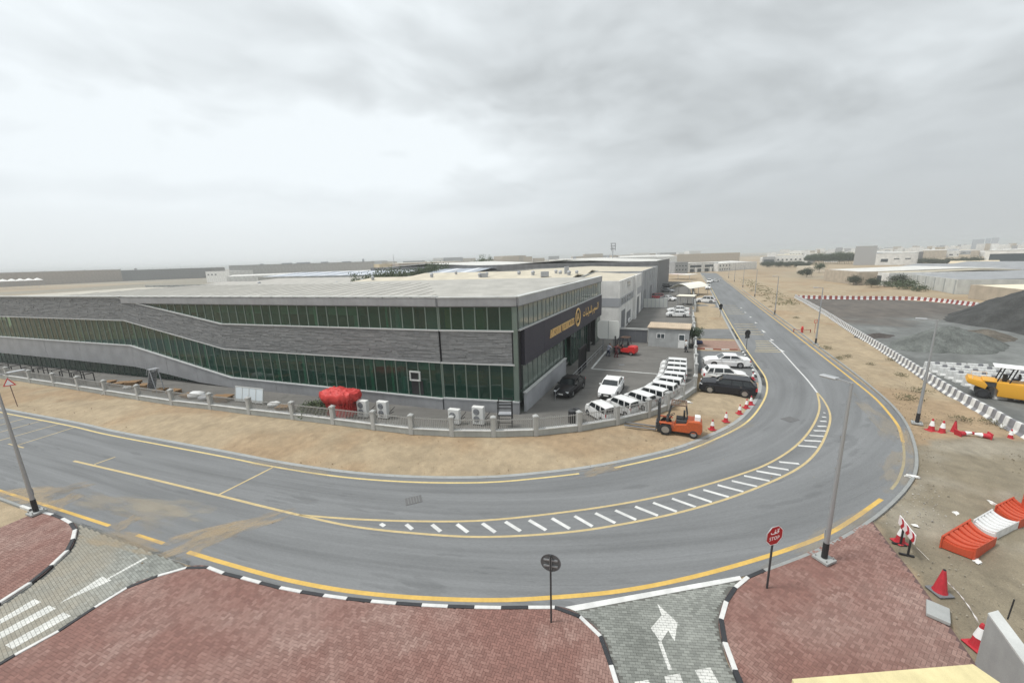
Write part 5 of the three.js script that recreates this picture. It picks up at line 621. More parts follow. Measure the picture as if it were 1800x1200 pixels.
{ const c = P(1084, 619), t = thing('cargo_board', 'large white panel with clipped corners held up by the red forklift', 'panel', c.clone().setY(2.0), -.35); const s = new THREE.Shape(), w = 1.45, h = 2.5, q = .5; s.moveTo(-w + q, 0); s.lineTo(w - q, 0); s.quadraticCurveTo(w, 0, w, q); s.lineTo(w, h - q); s.quadraticCurveTo(w, h, w - q, h); s.lineTo(-w + q, h); s.quadraticCurveTo(-w, h, -w, h - q); s.lineTo(-w, q); s.quadraticCurveTo(-w, 0, -w + q, 0); const g = new THREE.ExtrudeGeometry(s, { depth: .12, bevelEnabled: true, bevelSize: .02, bevelThickness: .02 }); t.position.x -= 1.2; mesh('panel_face', g, M([.66, .67, .64], .6), t); mesh('panel_seam', box(.04, h, .03, 0, h / 2, .15), MT.greyD, t); mesh('support_frame', [box(.1, 2.1, .1, -.7, -.95, .06), box(.1, 2.1, .1, .7, -.95, .06)], MT.greyD, t); }
// pneumatic roller
{
  const A = P(1694, 691), B = P(1830, 711), d = A.clone().sub(B), t = thing('road_roller', 'yellow rubber tyred road roller with white canopy on the gravel', 'road roller', A.clone().addScaledVector(d.clone().normalize(), -1.95), Math.atan2(-d.z, d.x)); t.scale.setScalar(.8);
  const sh = pts => new THREE.Shape(pts.map(p => new THREE.Vector2(...p))), ex = (pts, w) => toCreasedNormals(new THREE.ExtrudeGeometry(sh(pts), { depth: w - .1, bevelEnabled: true, bevelSize: .05, bevelThickness: .05, bevelSegments: 2 }).translate(0, 0, -w / 2 + .05), .5);
  mesh('body', ex([[-3.6, .5], [-3.7, 1.0], [-3.6, 1.95], [.32, 1.95], [.3, 1.35], [.1, 1.1], [.1, .5]], 2.1), MT.yellow, t); mesh('front_bumper', ex([[1.1, 1.15], [2.3, 1.55], [2.45, 1.75], [2.35, 2.05], [1.25, 1.85], [1.0, 1.5]], 2.2), MT.yellow, t); mesh('deck', [box(1.0, .1, 2.1, .84, 1.99, 0)], MT.yellow, t); mesh('front_hull', [box(.95, .5, 2.0, .84, 1.66, 0)], MT.dark, t);
  mesh('step', [box(.7, .05, .25, .75, 1.45, 1.05), box(.7, .05, .25, .75, 1.25, 1.1)], MT.greyD, t);
  for (let k = 0; k < 5; k++) wheel(t, 1.15, -.9 + k * .45, .55, .36, 'roller_wheel'); for (let k = 0; k < 4; k++) wheel(t, -3.0, -.75 + k * .5, .55, .4, 'roller_wheel'); 
  mesh('canopy', [rbox(3.3, .1, 2.0, .04, -.9, 3.62, 0)], MT.white, t); for (const [x, dx] of [[.35, -.35], [-.5, -.35], [-1.9, -.2]]) for (const sg of [1, -1]) mesh('canopy_post', bar([x, 1.98, sg * .8], [x + dx, 3.6, sg * .8], .1), MT.black, t);
  mesh('seat', [rbox(.5, .14, .55, .04, -.9, 2.3, 0), rbox(.14, .6, .55, .04, -1.15, 2.6, 0)], MT.black, t); mesh('console', [rbox(.3, .8, .7, .04, -.2, 2.35, 0)], MT.black, t); mesh('handrail', [rod([1.0, 2.0, .95], [1.0, 2.55, .95], .03), rod([1.0, 2.55, .95], [2.1, 2.5, .95], .03), rod([2.1, 2.0, .95], [2.1, 2.5, .95], .03), rod([1.0, 2.55, -.95], [2.1, 2.5, -.95], .03), rod([2.1, 2.0, -.95], [2.1, 2.5, -.95], .03)], M([.7, .6, .5], .5), t);
  mesh('exhaust', cyl(.07, .07, .7, -2.4, 1.95, .5, 8), MT.dark, t); mesh('bonnet', rbox(1.3, .3, 1.7, .08, -2.9, 2.1, 0), MT.black, t); mesh('water_canister', rbox(.35, .45, .35, .05, -1.75, 2.2, .7), MT.white, t);
  for (let k = 0; k < 3; k++) mesh('body_vent', box(.32, .1, .03, -.3 + k * .06, 1.68 - k * .32, 1.065), MT.black, t); mesh('side_stripe', box(.8, .12, .02, -2.6, 1.6, 1.062), MT.white, t);
}
// ================================================================ STREET FURNITURE
const lampP = new THREE.Group();
{ const H = 8.0; mesh('pole', [new THREE.CylinderGeometry(.05, .105, H - .35, 8).translate(0, (H - .35) / 2 + .35, 0)], MT.galv, lampP); mesh('pole_sleeve', [cyl(.12, .115, .75, 0, .12, 0, 8)], MT.black, lampP); mesh('base_plate', [box(.62, .1, .62, 0, .09, 0), ...[[-.22, -.22], [.22, -.22], [.22, .22], [-.22, .22]].map(([x, z]) => cyl(.025, .025, .1, x, .14, z, 6))], MT.conc, lampP); mesh('arm', [bar([0, H - .03, 0], [.7, H + .02, 0], .06, .05)], MT.galv, lampP); const hd = new RoundedBoxGeometry(.62, .09, .3, 2, .04); hd.translate(.8, H + .02, 0); const l = mesh('lamp_head', hd, M([.42, .43, .44], .5, .3), lampP); mesh('lens', box(.45, .02, .2, .8, H - .033, 0), M([.7, .71, .7], .3), l); mesh('access_door', box(.02, .35, .1, .098, 1.3, 0), MT.grey, lampP); }
const lampBases = [[65, 905, 'street lamp on the red paving beside the sand covered drive'], [1448, 988, 'street lamp on the red paving behind the stop sign'], [1612, 745, 'street lamp on the sand beside the knocked over cones'], [1434, 605, 'street lamp on the sandy verge beside the red hydrant'], [1362, 553, 'street lamp on the sandy verge before the barrier corner'], [1327, 522, 'distant street lamp along the sandy side of the road'], [1306, 505, 'distant street lamp along the sandy side of the road'], [1291, 495, 'distant street lamp along the sandy side of the road'], [1281, 488.5, 'distant street lamp along the sandy side of the road']];
lampBases.forEach(([x, y, l], i) => { const b = P(x, y); let best = 1e9, q; for (const p of innerLine) { const d = p.distanceTo(b); if (d < best) { best = d; q = p; } } const o = lampP.clone(); o.name = numbered('street_lamp'); o.position.copy(b).setY(i < 2 ? .1 : 0); o.rotation.y = Math.atan2(-(q.z - b.z), q.x - b.x); scene.add(o); tag(o, l, 'street lamp', 'street lamps along the road'); });
const poleM = M([.055, .058, .062], .5, .3);
{ // stop sign
  const t = thing('stop_sign', 'red octagonal stop sign on a dark pole at the drive exit', 'sign', P(1348, 1037).setY(.1), .1); mesh('pole', cyl(.038, .038, 2.55, 0, 0, 0, 10), poleM, t);
  const tx = canvasTex(512, 512, (c) => { c.fillStyle = '#f3e7e6'; c.fillRect(0, 0, 512, 512); const oct = (r) => { c.beginPath(); for (let k = 0; k < 8; k++) { const a = Math.PI / 8 + k * Math.PI / 4; c.lineTo(256 + Math.cos(a) * r, 256 + Math.sin(a) * r); } c.closePath(); c.fill(); }; c.fillStyle = '#b3131d'; oct(242); c.fillStyle = '#f7eeee'; c.font = 'bold 128px sans-serif'; c.textAlign = 'center'; c.textBaseline = 'middle'; c.fillText('STOP', 256, 322); c.strokeStyle = c.fillStyle; strokes(c, [[345, 150, 320, 110, 308, 146, 325, 176, 345, 150, 346, 186, 300, 190], [300, 190, 262, 192, 258, 160, 246, 124, 228, 152, 232, 186, 258, 176], [258, 190, 190, 198, 150, 190, 118, 184, 122, 158], [312, 96], [346, 96], [244, 104]], 24, 20, 10, 1); });
  const g = new THREE.CircleGeometry(.43, 8, Math.PI / 8); const f = mesh('sign_face', g, M([1, 1, 1], .5, 0, { map: tx }), t); f.position.set(0, 2.42, .052); const b = new THREE.CylinderGeometry(.43, .43, .02, 8); b.rotateY(Math.PI / 8); b.rotateX(Math.PI / 2); mesh('sign_plate', b, MT.galv, t).position.set(0, 2.42, .038);
  t.rotation.y = .28; }
{ const t = thing('round_road_sign', 'round road sign seen from its dark back on a thin pole', 'sign', P(969, 1097).setY(.1), 0); mesh('pole', cyl(.035, .035, 2.85, 0, 0, 0, 10), poleM, t); const b = new THREE.CylinderGeometry(.36, .36, .02, 36); b.rotateX(Math.PI / 2); b.translate(0, 2.5, -.05); mesh('sign_plate', b, M([.12, .125, .13], .6, .3), t); mesh('sign_bracket', [box(.5, .05, .04, 0, 2.62, -.02), box(.5, .05, .04, 0, 2.38, -.02), box(.08, .5, .05, 0, 2.5, -.01)], M([.3, .31, .32], .5, .4), t); const rim = new THREE.TorusGeometry(.355, .014, 6, 36); rim.translate(0, 2.5, -.045); mesh('sign_rim', rim, MT.greyD, t); t.rotation.y = -.25; }
{ const t = thing('warning_sign', 'triangular red bordered warning sign on a leaning pole in the sand', 'sign', P(30, 714), .5); const tilt = new THREE.Group(); mesh('pole', cyl(.035, .035, 2.6, 0, 0, 0, 8), M([.18, .12, .1], .7), t); const tri = (r, z, m, n) => { const g = new THREE.CylinderGeometry(r, r, .015, 3); g.rotateX(-Math.PI / 2); g.translate(0, 2.5, z); const bb = mesh(n, g, m, t); return bb; }; tri(.55, .045, MT.red, 'sign_border'); tri(.38, .06, MT.white, 'sign_face'); t.rotation.z = .03; }
for (const [x, y, l] of [[1312, 614, 'dark backed round sign beside the road edge near the parked cars'], [1266, 557, 'dark backed round sign by the sandy verge far up the road']]) { const t = thing('roadside_sign', l, 'sign', P(x, y), .2); mesh('pole', cyl(.035, .035, 2.3, 0, 0, 0, 8), poleM, t); const b = new THREE.CylinderGeometry(.45, .45, .03, 20); b.rotateX(Math.PI / 2); b.translate(0, 2.3, 0); mesh('sign_plate', [b, box(.7, .35, .03, 0, 1.75, 0)], MT.black, t); }
{ const t = thing('fire_hydrant', 'red fire hydrant with rusty guard rails on the sandy verge', 'hydrant', P(1410, 584), .3); mesh('barrel', [cyl(.16, .14, .85, 0, 0, 0, 12), cyl(.22, .22, .06, 0, .05, 0, 12)], MT.red, t); mesh('cap', new THREE.SphereGeometry(.17, 12, 6, 0, 6.3, 0, 1.57).translate(0, .85, 0), MT.red, t); for (const sg of [1, -1]) mesh('outlet', new THREE.CylinderGeometry(.08, .08, .18, 10).rotateZ(1.57).translate(sg * .2, .6, 0), MT.red, t); for (const [x, z] of [[-.9, -.7], [.9, -.7], [.9, .7], [-.9, .7]]) mesh('guard_post', cyl(.06, .06, .55, x, 0, z, 8), M([.3, .06, .04], .8), t); mesh('guard_rail', [rod([-.9, .5, .7], [.9, .5, .7], .04), rod([-.9, .5, -.7], [-.9, .5, .7], .04)], M([.3, .06, .04], .8), t); }
{ const t = thing('hydrant_marker', 'red framed marker post beside the fire hydrant', 'sign', P(1432, 585), .2); mesh('pole', cyl(.03, .03, 1.7, 0, 0, 0, 8), M([.4, .1, .07], .7), t); mesh('marker_frame', [box(.55, .06, .04, 0, 2.1, 0), box(.55, .06, .04, 0, 1.65, 0), box(.06, .5, .04, -.26, 1.87, 0), box(.06, .5, .04, .26, 1.87, 0)], M([.6, .1, .08], .6), t); }
// cones
function coneProto(allRed) { const t = new THREE.Group(); const prof = [[.175, .04], [.17, .07], [.15, .12], [.11, .36], [.075, .56], [.045, .74], [.04, .76], [.0, .76]].map(p => new THREE.Vector2(...p)); mesh('cone_body', new THREE.LatheGeometry(prof, 18), MT.coneRed, t); mesh('base', rbox(.44, .05, .44, .02, 0, .027, 0), allRed ? MT.greyD : MT.coneRed, t); if (!allRed) mesh('reflective_sleeve', new THREE.LatheGeometry([[.126, .34], [.121, .36], [.062, .645], [.056, .66]].map(p => new THREE.Vector2(...p)), 18), MT.white, t); mesh('tip', cyl(.046, .03, .05, 0, .74, 0, 10), allRed ? MT.black : MT.coneRed, t); return t; }
const cW = coneProto(false), cR2 = coneProto(true);
function cone(proto, px, py, label, group, rot, s = 1) { const o = proto.clone(); o.name = numbered('traffic_cone'); o.position.copy(P(px, py)); o.scale.setScalar(s); if (rot) { o.rotation.set(...rot); o.position.y = .2 * s; } scene.add(o); return tag(o, label, 'traffic cone', group); }
for (const [x, y] of [[1252, 755], [1276, 741], [1300, 727], [1312, 717]]) cone(cW, x, y, 'red and white cone in the line on the sand beside the bend', 'cones along the inside of the bend', null, 1.05);
cone(cW, 1320, 711, 'red and white cone standing against the rear of the black estate car', null, null, 1.05); cone(cW, 1323.5, 667, 'red and white cone on the apron behind the white hatchback', null);
cone(cW, 1637, 757, 'upright red and white cone right beside the lamp post base', null, null, 1.2); cone(cW, 1656, 761, 'upright red and white cone second from the lamp post base', null, null, 1.2); cone(cR2, 1677, 760, 'plain red cone standing behind a knocked over cone', null, null, 1.15); cone(cW, 1682, 768, 'red cone with white sleeve lying on its side', null, [0, -.2, -1.42], 1.25); cone(cW, 1740, 773, 'toppled cone showing its red base beside the barrier end', null, [0, 2.7, -1.5], 1.25); cone(cW, 1776, 771, 'red cone at the foot of the last white barrier', null, null, .9);
cone(cR2, 1652, 1041, 'large plain red cone with black base on the dirt', null, null, 1.32); cone(cW, 1582, 953, 'faded red and white cone behind the chevron board', null, null, 1.1); cone(cW, 1718, 1137, 'faded red cone at the end of the concrete wall', null, null, 1.2);
{ // chevron board
  const a = P(1581, 957), b = P(1594, 976), d = b.clone().sub(a), L = d.length(), t = thing('chevron_board', 'red and white chevron hazard board on two black legs', 'hazard board', a.clone().add(b).multiplyScalar(.5), Math.atan2(-d.z, d.x)); const tx = canvasTex(512, 128, (c) => { c.fillStyle = '#eadfdf'; c.fillRect(0, 0, 512, 128); c.fillStyle = '#b51a2a'; for (let k = 0; k < 3; k++) { const x = 70 + k * 170; c.beginPath(); c.moveTo(x, 0); c.lineTo(x + 70, 0); c.lineTo(x + 120, 64); c.lineTo(x + 70, 128); c.lineTo(x, 128); c.lineTo(x + 50, 64); c.closePath(); c.fill(); } });
  mesh('board', box(L + .75, .42, .03, 0, 1.05, 0), MT.white, t); const f = new THREE.PlaneGeometry(L + .74, .41); mesh('board_face', f, M([1, 1, 1], .6, 0, { map: tx }), t).position.set(0, 1.05, -.018); t.children[1].rotation.y = Math.PI; const f2 = mesh('board_face', new THREE.PlaneGeometry(L + .74, .41), M([1, 1, 1], .6, 0, { map: tx }), t); f2.position.set(0, 1.05, .018);
  for (const x of [-L / 2, L / 2]) mesh('leg', [box(.06, .9, .06, x, .42, -.04), box(.08, .06, .5, x, .03, 0)], MT.black, t); }
{ // barrier tape
  const t = thing('barrier_tape', 'twisted white plastic tape lying between the red cones', 'tape'); const c = new THREE.CatmullRomCurve3([P(1655, 1008, .7), P(1668, 1024, .25), P(1684, 1040, .06), P(1700, 1060, .12), P(1722, 1095, .75)]); const A = [], B = []; c.getPoints(60).forEach((p, i) => { const a = i * .35; A.push(p.clone().add(V(0, Math.sin(a) * .035, Math.cos(a) * .035))); B.push(p.clone().sub(V(0, Math.sin(a) * .035, Math.cos(a) * .035))); }); const g = ribbon2(A, B, 0), pa = g.attributes.position; { const pp = []; for (let i = 1; i < A.length; i++) for (const q of [A[i - 1], B[i - 1], A[i], B[i - 1], B[i], A[i]]) pp.push(q.x, q.y, q.z); g.setAttribute('position', new THREE.Float32BufferAttribute(pp, 3)); g.computeVertexNormals(); } mesh('tape_strip', g, M([.7, .66, .64], .6, 0, { side: THREE.DoubleSide }), t);
  const c2 = new THREE.CatmullRomCurve3([P(1612, 962, .05), P(1622, 972, .04), P(1634, 984, .03)]); mesh('tape_end', new THREE.TubeGeometry(c2, 12, .015, 4), M([.6, .56, .5], .7), t); }
// road barriers: concrete units with painted bands
const bw = M([.78, .78, .76], .75, 0, { map: cl(concT, .8, .8) }), bg2 = M([.24, .24, .255], .8, 0, { map: cl(concT, .8, .8) }), br = M([.32, .07, .06], .8, 0, { map: cl(concT, .8, .8) });
function barrierProto(cols, band) { const t = new THREE.Group(), s = new THREE.Shape([[-.3, 0], [.3, 0], [.3, .1], [.16, .3], [.09, .86], [.07, .9], [-.07, .9], [-.09, .86], [-.16, .3], [-.3, .1]].map(p => new THREE.Vector2(...p))); cols.forEach((c, i) => { const g = new THREE.ExtrudeGeometry(s, { depth: band - .004, bevelEnabled: false }); g.rotateY(Math.PI / 2); g.translate(-cols.length * band / 2 + i * band, 0, 0); mesh('painted_band', g, c, t); }); return t; }
const bp = barrierProto([bw, bg2, bw, bg2], .49), bpr = barrierProto([br, bw, br, bw], .58), bps = barrierProto([bw, bw, bg2, bw], .4);
function chain(pts, proto, len, name, label, group, endLabel) { const c = new THREE.CatmullRomCurve3(pts, false, 'centripetal'); c.arcLengthDivisions = 1500; const n = Math.floor(c.getLength() / len), q = c.getSpacedPoints(n), r = rng(91); for (let i = 0; i < n; i++) { const a = q[i], b = q[i + 1], d = b.clone().sub(a), o = proto.clone(); o.name = numbered(name); o.position.copy(a.clone().add(b).multiplyScalar(.5)).setY(0); o.rotation.y = Math.atan2(-d.z, d.x) + (r() - .5) * .05; o.scale.x = d.length() / len * .985; scene.add(o); tag(o, label, 'barrier', group); } }
chain(GP([[1815, 777], [1775, 756], [1725, 726.5], [1699, 713], [1677, 699.5], [1650, 682], [1600, 649], [1560, 623], [1520, 598], [1490, 579], [1455, 556], [1425, 538], [1398, 523]]), bp, 1.96, 'road_barrier', 'white and grey banded concrete barrier in the line along the sandy verge', 'banded barriers along the gravel yard');
chain(GP([[1401, 524.5], [1450, 525.5], [1520, 526.5], [1600, 527.5], [1650, 531], [1690, 535.5], [1720, 539]]), bpr, 2.32, 'site_barrier', 'red and white banded barrier along the far side of the gravel yard', 'red and white barriers behind the gravel yard');
{ const a = P(1606, 646), b = P(1690, 682), u = P(1600, 640), e = b.clone().sub(a).normalize(), nrm = V(e.z, 0, -e.x); for (let j = 0; j < 5; j++) for (let i = 0; i < 9; i++) { if (i < 1 && j > 2) continue; const o = bps.clone(); o.name = numbered('stored_barrier'); o.position.copy(a.clone().addScaledVector(e, .6 + i * 1.15).addScaledVector(nrm, 1.4 + j * 1.75)); o.rotation.y = Math.atan2(-nrm.z, nrm.x) + (rnd() - .5) * .1; scene.add(o); tag(o, 'white barrier stored in the block of rows behind the barrier line', 'barrier', 'stored white barriers'); } }
// plastic barriers lying on the dirt
function lying(label, px, mat, h, k, ridgeDir = 0) { const c = px.map(p => P(...p)), ctr = c.reduce((a, b) => a.clone().add(b.clone().multiplyScalar(.25)), V(0, 0, 0)), t = thing('plastic_barrier', label, 'plastic barrier', ctr.clone()); const L = (u, v) => c[0].clone().lerp(c[1], u).lerp(c[3].clone().lerp(c[2], u), v).sub(ctr);   // u: 0-1, v: 0-2
  const sag = (u, v) => h * (1 + .35 * (v - .5) ** 2 * 4 - .25 * u), slabG = (u0, u1, v0, v1, y0, y1) => { const q = [[u0, v1], [u1, v1], [u1, v0], [u0, v0]]; return solid8([...q.map(([u, v]) => L(u, v).setY(y0)), ...q.map(([u, v]) => L(u, v).setY(sag(u, v) * y1))]); };
  const n = 6, gs = []; for (let i = 0; i < 8; i++) gs.push(slabG(0, 1, i / 8, (i + 1) / 8, .02, .8)); mesh('barrier_shell', gs, mat, t); for (let i = 0; i < n; i++) { const u0 = (i + .18) / n, u1 = (i + .82) / n, rg2 = []; for (let j = 0; j < 6; j++) rg2.push(slabG(u0, u1, .04 + j * .92 / 6, .04 + (j + 1) * .92 / 6, .1, 1 + .06 * (i & 1))); mesh('ridge', rg2, mat, t); } mesh('end_lip', slabG(-.015, 1.015, .97, 1.02, 0, 1.05), mat, t); mesh('end_lip', slabG(-.015, 1.015, -.02, .03, 0, 1.05), mat, t); return t; }
const orangeP = M([.68, .1, .04], .6, 0, { map: cl(grainT, .8, .8) }), whiteP = M([.8, .8, .79], .55, 0, { map: cl(concT, 1, 1) });
lying('orange plastic barrier lying flat at the end of the heap', [[1653, 962], [1703, 928], [1748, 961], [1712, 985]], orangeP, .42); lying('white plastic barrier lying between two orange ones', [[1709, 930], [1742, 908], [1788, 930], [1748, 952]], whiteP, .36); lying('orange plastic barrier lying beyond the white one', [[1748, 904], [1780, 886], [1826, 910], [1790, 930]], orangeP, .36);
{ const c = P(1806, 893), t = thing('plastic_barrier', 'orange plastic barrier standing on edge behind the lying ones', 'plastic barrier', c, .6); mesh('barrier_shell', rbox(1.9, .9, .3, .05, 0, .46, 0), orangeP, t); for (let i = 0; i < 6; i++) mesh('ridge', rbox(.16, .7, .4, .03, -.75 + i * .3, .46, 0), orangeP, t); }
// concrete boundary wall and cream gatehouse roof in the corner
{ const t = thing('concrete_wall', 'grey concrete boundary wall end beside the dirt', 'wall'), H = 2.0, a = P(1738, 1078, H), b = P(1756, 1073, H), dir = P(1800, 1131, H).sub(b).setY(0).normalize(), w = b.distanceTo(a); const A = a.setY(0), B = b.setY(0), C = B.clone().addScaledVector(dir, 7), D = A.clone().addScaledVector(dir, 7); mesh('wall_body', slab([A, B, C, D], 0, H - .06), MT.conc, t); const o = .02; mesh('coping', slab([A.clone().addScaledVector(dir, -o), B.clone().addScaledVector(dir, -o), C, D], H - .058, H), MT.concL, t); mesh('steel_stake', rod(P(1772, 1088, H), P(1786, 1046, H + .9).setY(H + .75), .02), MT.black, t); }
{ const H = 2.9, t = thing('gatehouse', 'cream flat roofed gatehouse at the corner of the red paving', 'gatehouse'), pts = [P(1393, 1193, H), P(1711, 1167, H), P(1756, 1202, H)]; const q = [pts[0].clone(), pts[1].clone(), V(pts[2].x + .5, H, -6.0), V(pts[0].x - .2, H, -6.0)].map(p => p.setY(0)); const creamM = M([.78, .68, .38], .8, 0, { map: cl(concT, .4, .4) }); mesh('roof_slab', slab(q, H - .3, H), creamM, t); const inn = q.map(p => p.clone()); const c = inn.reduce((a, b) => a.clone().add(b.clone().multiplyScalar(.25)), V(0, 0, 0)); mesh('wall', slab(inn.map(p => p.lerp(c, .06)), 0, H - .302), M([.6, .52, .38], .85), t); }
{ const t = thing('concrete_block', 'loose grey concrete slab at the edge of the red paving', 'concrete slab', P(1648, 1082), .75); const g = rbox(.95, .14, .6, .03, 0, .15, 0); g.rotateZ(-.08); mesh('slab', g, MT.conc, t); mesh('rubble', rbox(.7, .1, .5, .03, .1, .05, 0), MT.conc, t); }
// litter
for (const [x, y, s, l] of [[1682, 906, .22, 'crumpled white plastic sheet on the dirt'], [1745, 886, .2, 'pale rag beside the orange barriers'], [1602, 838, .28, 'white paper sheet on the road edge'], [1209, 707, .3, 'white bag on the sand by the fence corner'], [1610, 925, .12, 'small white scrap by the chevron board'], [1719, 988, .16, 'small pale scrap near the orange barrier'], [1775, 852, .25, 'pale rubble pieces on the dirt'], [184, 692, .25, 'white slab lying on the sand by the wall']]) { const r = rng(x * 7), g = new THREE.IcosahedronGeometry(s, 1), p = g.attributes.position; for (let i = 0; i < p.count; i++) { const k = .5 + h2(Math.round(p.getX(i) * 50), Math.round(p.getZ(i) * 50), 3) * .9; p.setXYZ(i, p.getX(i) * k * 1.2, Math.max(0, p.getY(i) * k * .35 + .05), p.getZ(i) * k * .7); } g.computeVertexNormals(); const o = mesh('litter', g, M([.72, .71, .68], .8)); o.position.copy(P(x, y)); o.rotation.y = r() * 6; tag(o, l, 'litter'); }
// ================================================================ YARD THINGS
{ // guard cabin
  const A = P(1139, 608), B = P(1210, 613), f = frame(A, B), t = thing('guard_cabin', 'small grey guard cabin with tan roof and white door', 'cabin'), D = -2.8, H = 2.75, wm = M([.46, .47, .47], .8, 0, { map: cl(concT, .3, .3) });
  mesh('wall', [fr(f, 0, f.L, 0, H, -.12, 0)], wm, t); mesh('wall', fr(f, 0, .12, 0, H, D, -.123), wm, t); mesh('wall', fr(f, f.L - .12, f.L, 0, H, D, -.123), wm, t); mesh('wall', fr(f, .123, f.L - .123, 0, H, D, D + .12), wm, t);
  const rm = M([.62, .5, .37], .8, 0, { map: cl(concT, .3, .3) }); mesh('roof', [fsolid(f, -.15, f.L + .15, H + .22, H + .22, H + .32, H + .32, -.0, .2), solid8([f.at(-.15, H + .0, .2), f.at(f.L + .15, H + .0, .2), f.at(f.L + .15, H + .25, D - .2), f.at(-.15, H + .25, D - .2), f.at(-.15, H + .14, .2), f.at(f.L + .15, H + .14, .2), f.at(f.L + .15, H + .39, D - .2), f.at(-.15, H + .39, D - .2)])].slice(1), rm, t);
  for (let s = 0; s < f.L; s += .3) mesh('roof_rib', solid8([f.at(s, H + .13, .18), f.at(s + .06, H + .13, .18), f.at(s + .06, H + .38, D - .18), f.at(s, H + .38, D - .18), f.at(s, H + .18, .18), f.at(s + .06, H + .18, .18), f.at(s + .06, H + .43, D - .18), f.at(s, H + .43, D - .18)]), rm, t);
  const w = mesh('window', fr(f, 1.15, 2.3, 1.25, 2.0, .003, .03), MT.white, t); mesh('pane', fr(f, 1.24, 1.68, 1.33, 1.92, .032, .045), winM, w); mesh('pane', fr(f, 1.77, 2.21, 1.33, 1.92, .032, .045), winM, w);
  const d = mesh('door', fr(f, 4.1, 4.95, .05, 2.05, .003, .04), MT.white, t); mesh('pane', fr(f, 4.2, 4.85, 1.2, 1.92, .042, .055), winM, d); mesh('handle', fr(f, 4.16, 4.2, .95, 1.1, .042, .08), chrome, d); }
{ const f = frame(P(1087, 600), P(1137, 603)), t = thing('steel_gate_fence', 'dark grey sheet steel fence between the yards', 'fence'), n = 5; for (let i = 0; i < n; i++) mesh('fence_panel', fr(f, i * f.L / n + .05, (i + 1) * f.L / n - .05, .1, 1.95, -.03, .03), M([.13, .135, .15], .6), t); for (let i = 0; i <= n; i++) mesh('fence_post', fr(f, i * f.L / n - .05, i * f.L / n + .05, 0, 2.0, -.05, .05), MT.greyD, t); mesh('top_beam', fr(f, -.2, f.L + .5, 2.003, 2.25, -.12, .12), MT.concL, t); }
{ const f = frame(P(1124, 541), P(1173, 541)), t = thing('panel_fence', 'pale panel fence across the end of the neighbouring yard', 'fence'), n = 7; for (let i = 0; i < n; i++) mesh('fence_panel', fr(f, i * f.L / n + .06, (i + 1) * f.L / n - .06, .1, 2.4, -.03, .03), M([.52, .53, .5], .7), t); for (let i = 0; i <= n; i++) mesh('fence_post', fr(f, i * f.L / n - .06, i * f.L / n + .06, 0, 2.5, -.06, .06), MT.grey, t); }
// shade canopies
{ const a = P(1176, 521), b = P(1212, 523), f = frame(a, b), t = thing('arched_canopy', 'white arched fabric car canopy in the neighbouring yard', 'canopy'), pts = [], N = 14, D = 13; for (let i = 0; i < N; i++) { const s0 = f.L * i / N, s1 = f.L * (i + 1) / N, y = s => 2.5 + 1.5 * Math.sin(Math.PI * clamp(s / f.L * .95 + .02)); pts.push(fsolid(f, s0, s1, y(s0), y(s1), y(s0) + .06, y(s1) + .06, -D, 0)); } mesh('fabric', pts, M([.78, .76, .68], .8, 0, { side: THREE.DoubleSide }), t); for (const s of [.1, f.L - .1]) for (const d of [-.2, -6, -12.6]) mesh('post', rod(f.at(s, 0, d), f.at(s, 2.6, d), .07), MT.galv, t); }
{ const f = frame(P(1190, 536), P(1218, 537)), t = thing('flat_canopy', 'small cream flat canopy by the fence', 'canopy'); mesh('roof', fr(f, -.2, f.L + .2, 2.3, 2.45, -4, .2), M([.78, .74, .62], .8), t); for (const s of [.1, f.L / 2, f.L - .1]) for (const d of [0, -3.8]) mesh('post', fr(f, s, s + .12, 0, 2.3, d - .06, d + .06), MT.galv, t); }
{ const f = frame(P(1172, 491), P(1212, 492)), t = thing('flat_canopy', 'pink and white awning far along the yards', 'canopy'); mesh('roof', fr(f, 0, f.L * .5, 2.6, 2.8, -8, 0), M([.72, .6, .55], .8), t); mesh('roof', fr(f, f.L * .52, f.L, 2.5, 2.7, -8, 0), M([.8, .78, .74], .8), t); for (const s of [.1, f.L / 2, f.L - .2]) mesh('post', fr(f, s, s + .14, 0, 2.6, -.2, -.06), MT.galv, t); }
{ const f = frame(P(1222, 548), P(1216, 500)), t = thing('yard_wall', 'grey wall along the street side of the neighbouring yards', 'wall'); for (let s = 0; s < f.L - 3; s += 4) { mesh('wall_panel', fr(f, s + .2, s + 3.98, 0, 1.6, -.1, .1), MT.conc, t); mesh('post', fr(f, s - .18, s + .18, 0, 1.8, -.18, .18), postM, t); } }
// outdoor air conditioning units
function acUnit(label, px, py, two) { const t = thing('condenser_unit', label, 'air conditioner', P(px, py), -.33), bm = M([.66, .66, .64], .6); const w = 1.0, h = two ? 1.5 : 1.25; mesh('casing', rbox(w, h, .42, .04, 0, h / 2 + .08, 0), bm, t); for (const y of two ? [.5, 1.12] : [h * .62]) { const d = new THREE.CylinderGeometry(.27, .27, .03, 24).rotateX(Math.PI / 2).translate(-.1, y + .05, .212); const fan = mesh('fan_grille', d, MT.greyD, t); const r = []; for (let k = 1; k < 4; k++) r.push(new THREE.TorusGeometry(.07 * k, .012, 4, 20).translate(-.1, y + .05, .235)); mesh('grille_ring', r, MT.grey, fan); } mesh('foot', [box(.08, .1, .5, -.35, .05, 0), box(.08, .1, .5, .35, .05, 0)], MT.dark, t); mesh('pipe', [rod([w / 2, .4, -.1], [w / 2 + .2, .5, -.5], .03), rod([w / 2, .5, -.1], [w / 2 + .25, .9, -.6], .03)], MT.black, t); return t; }
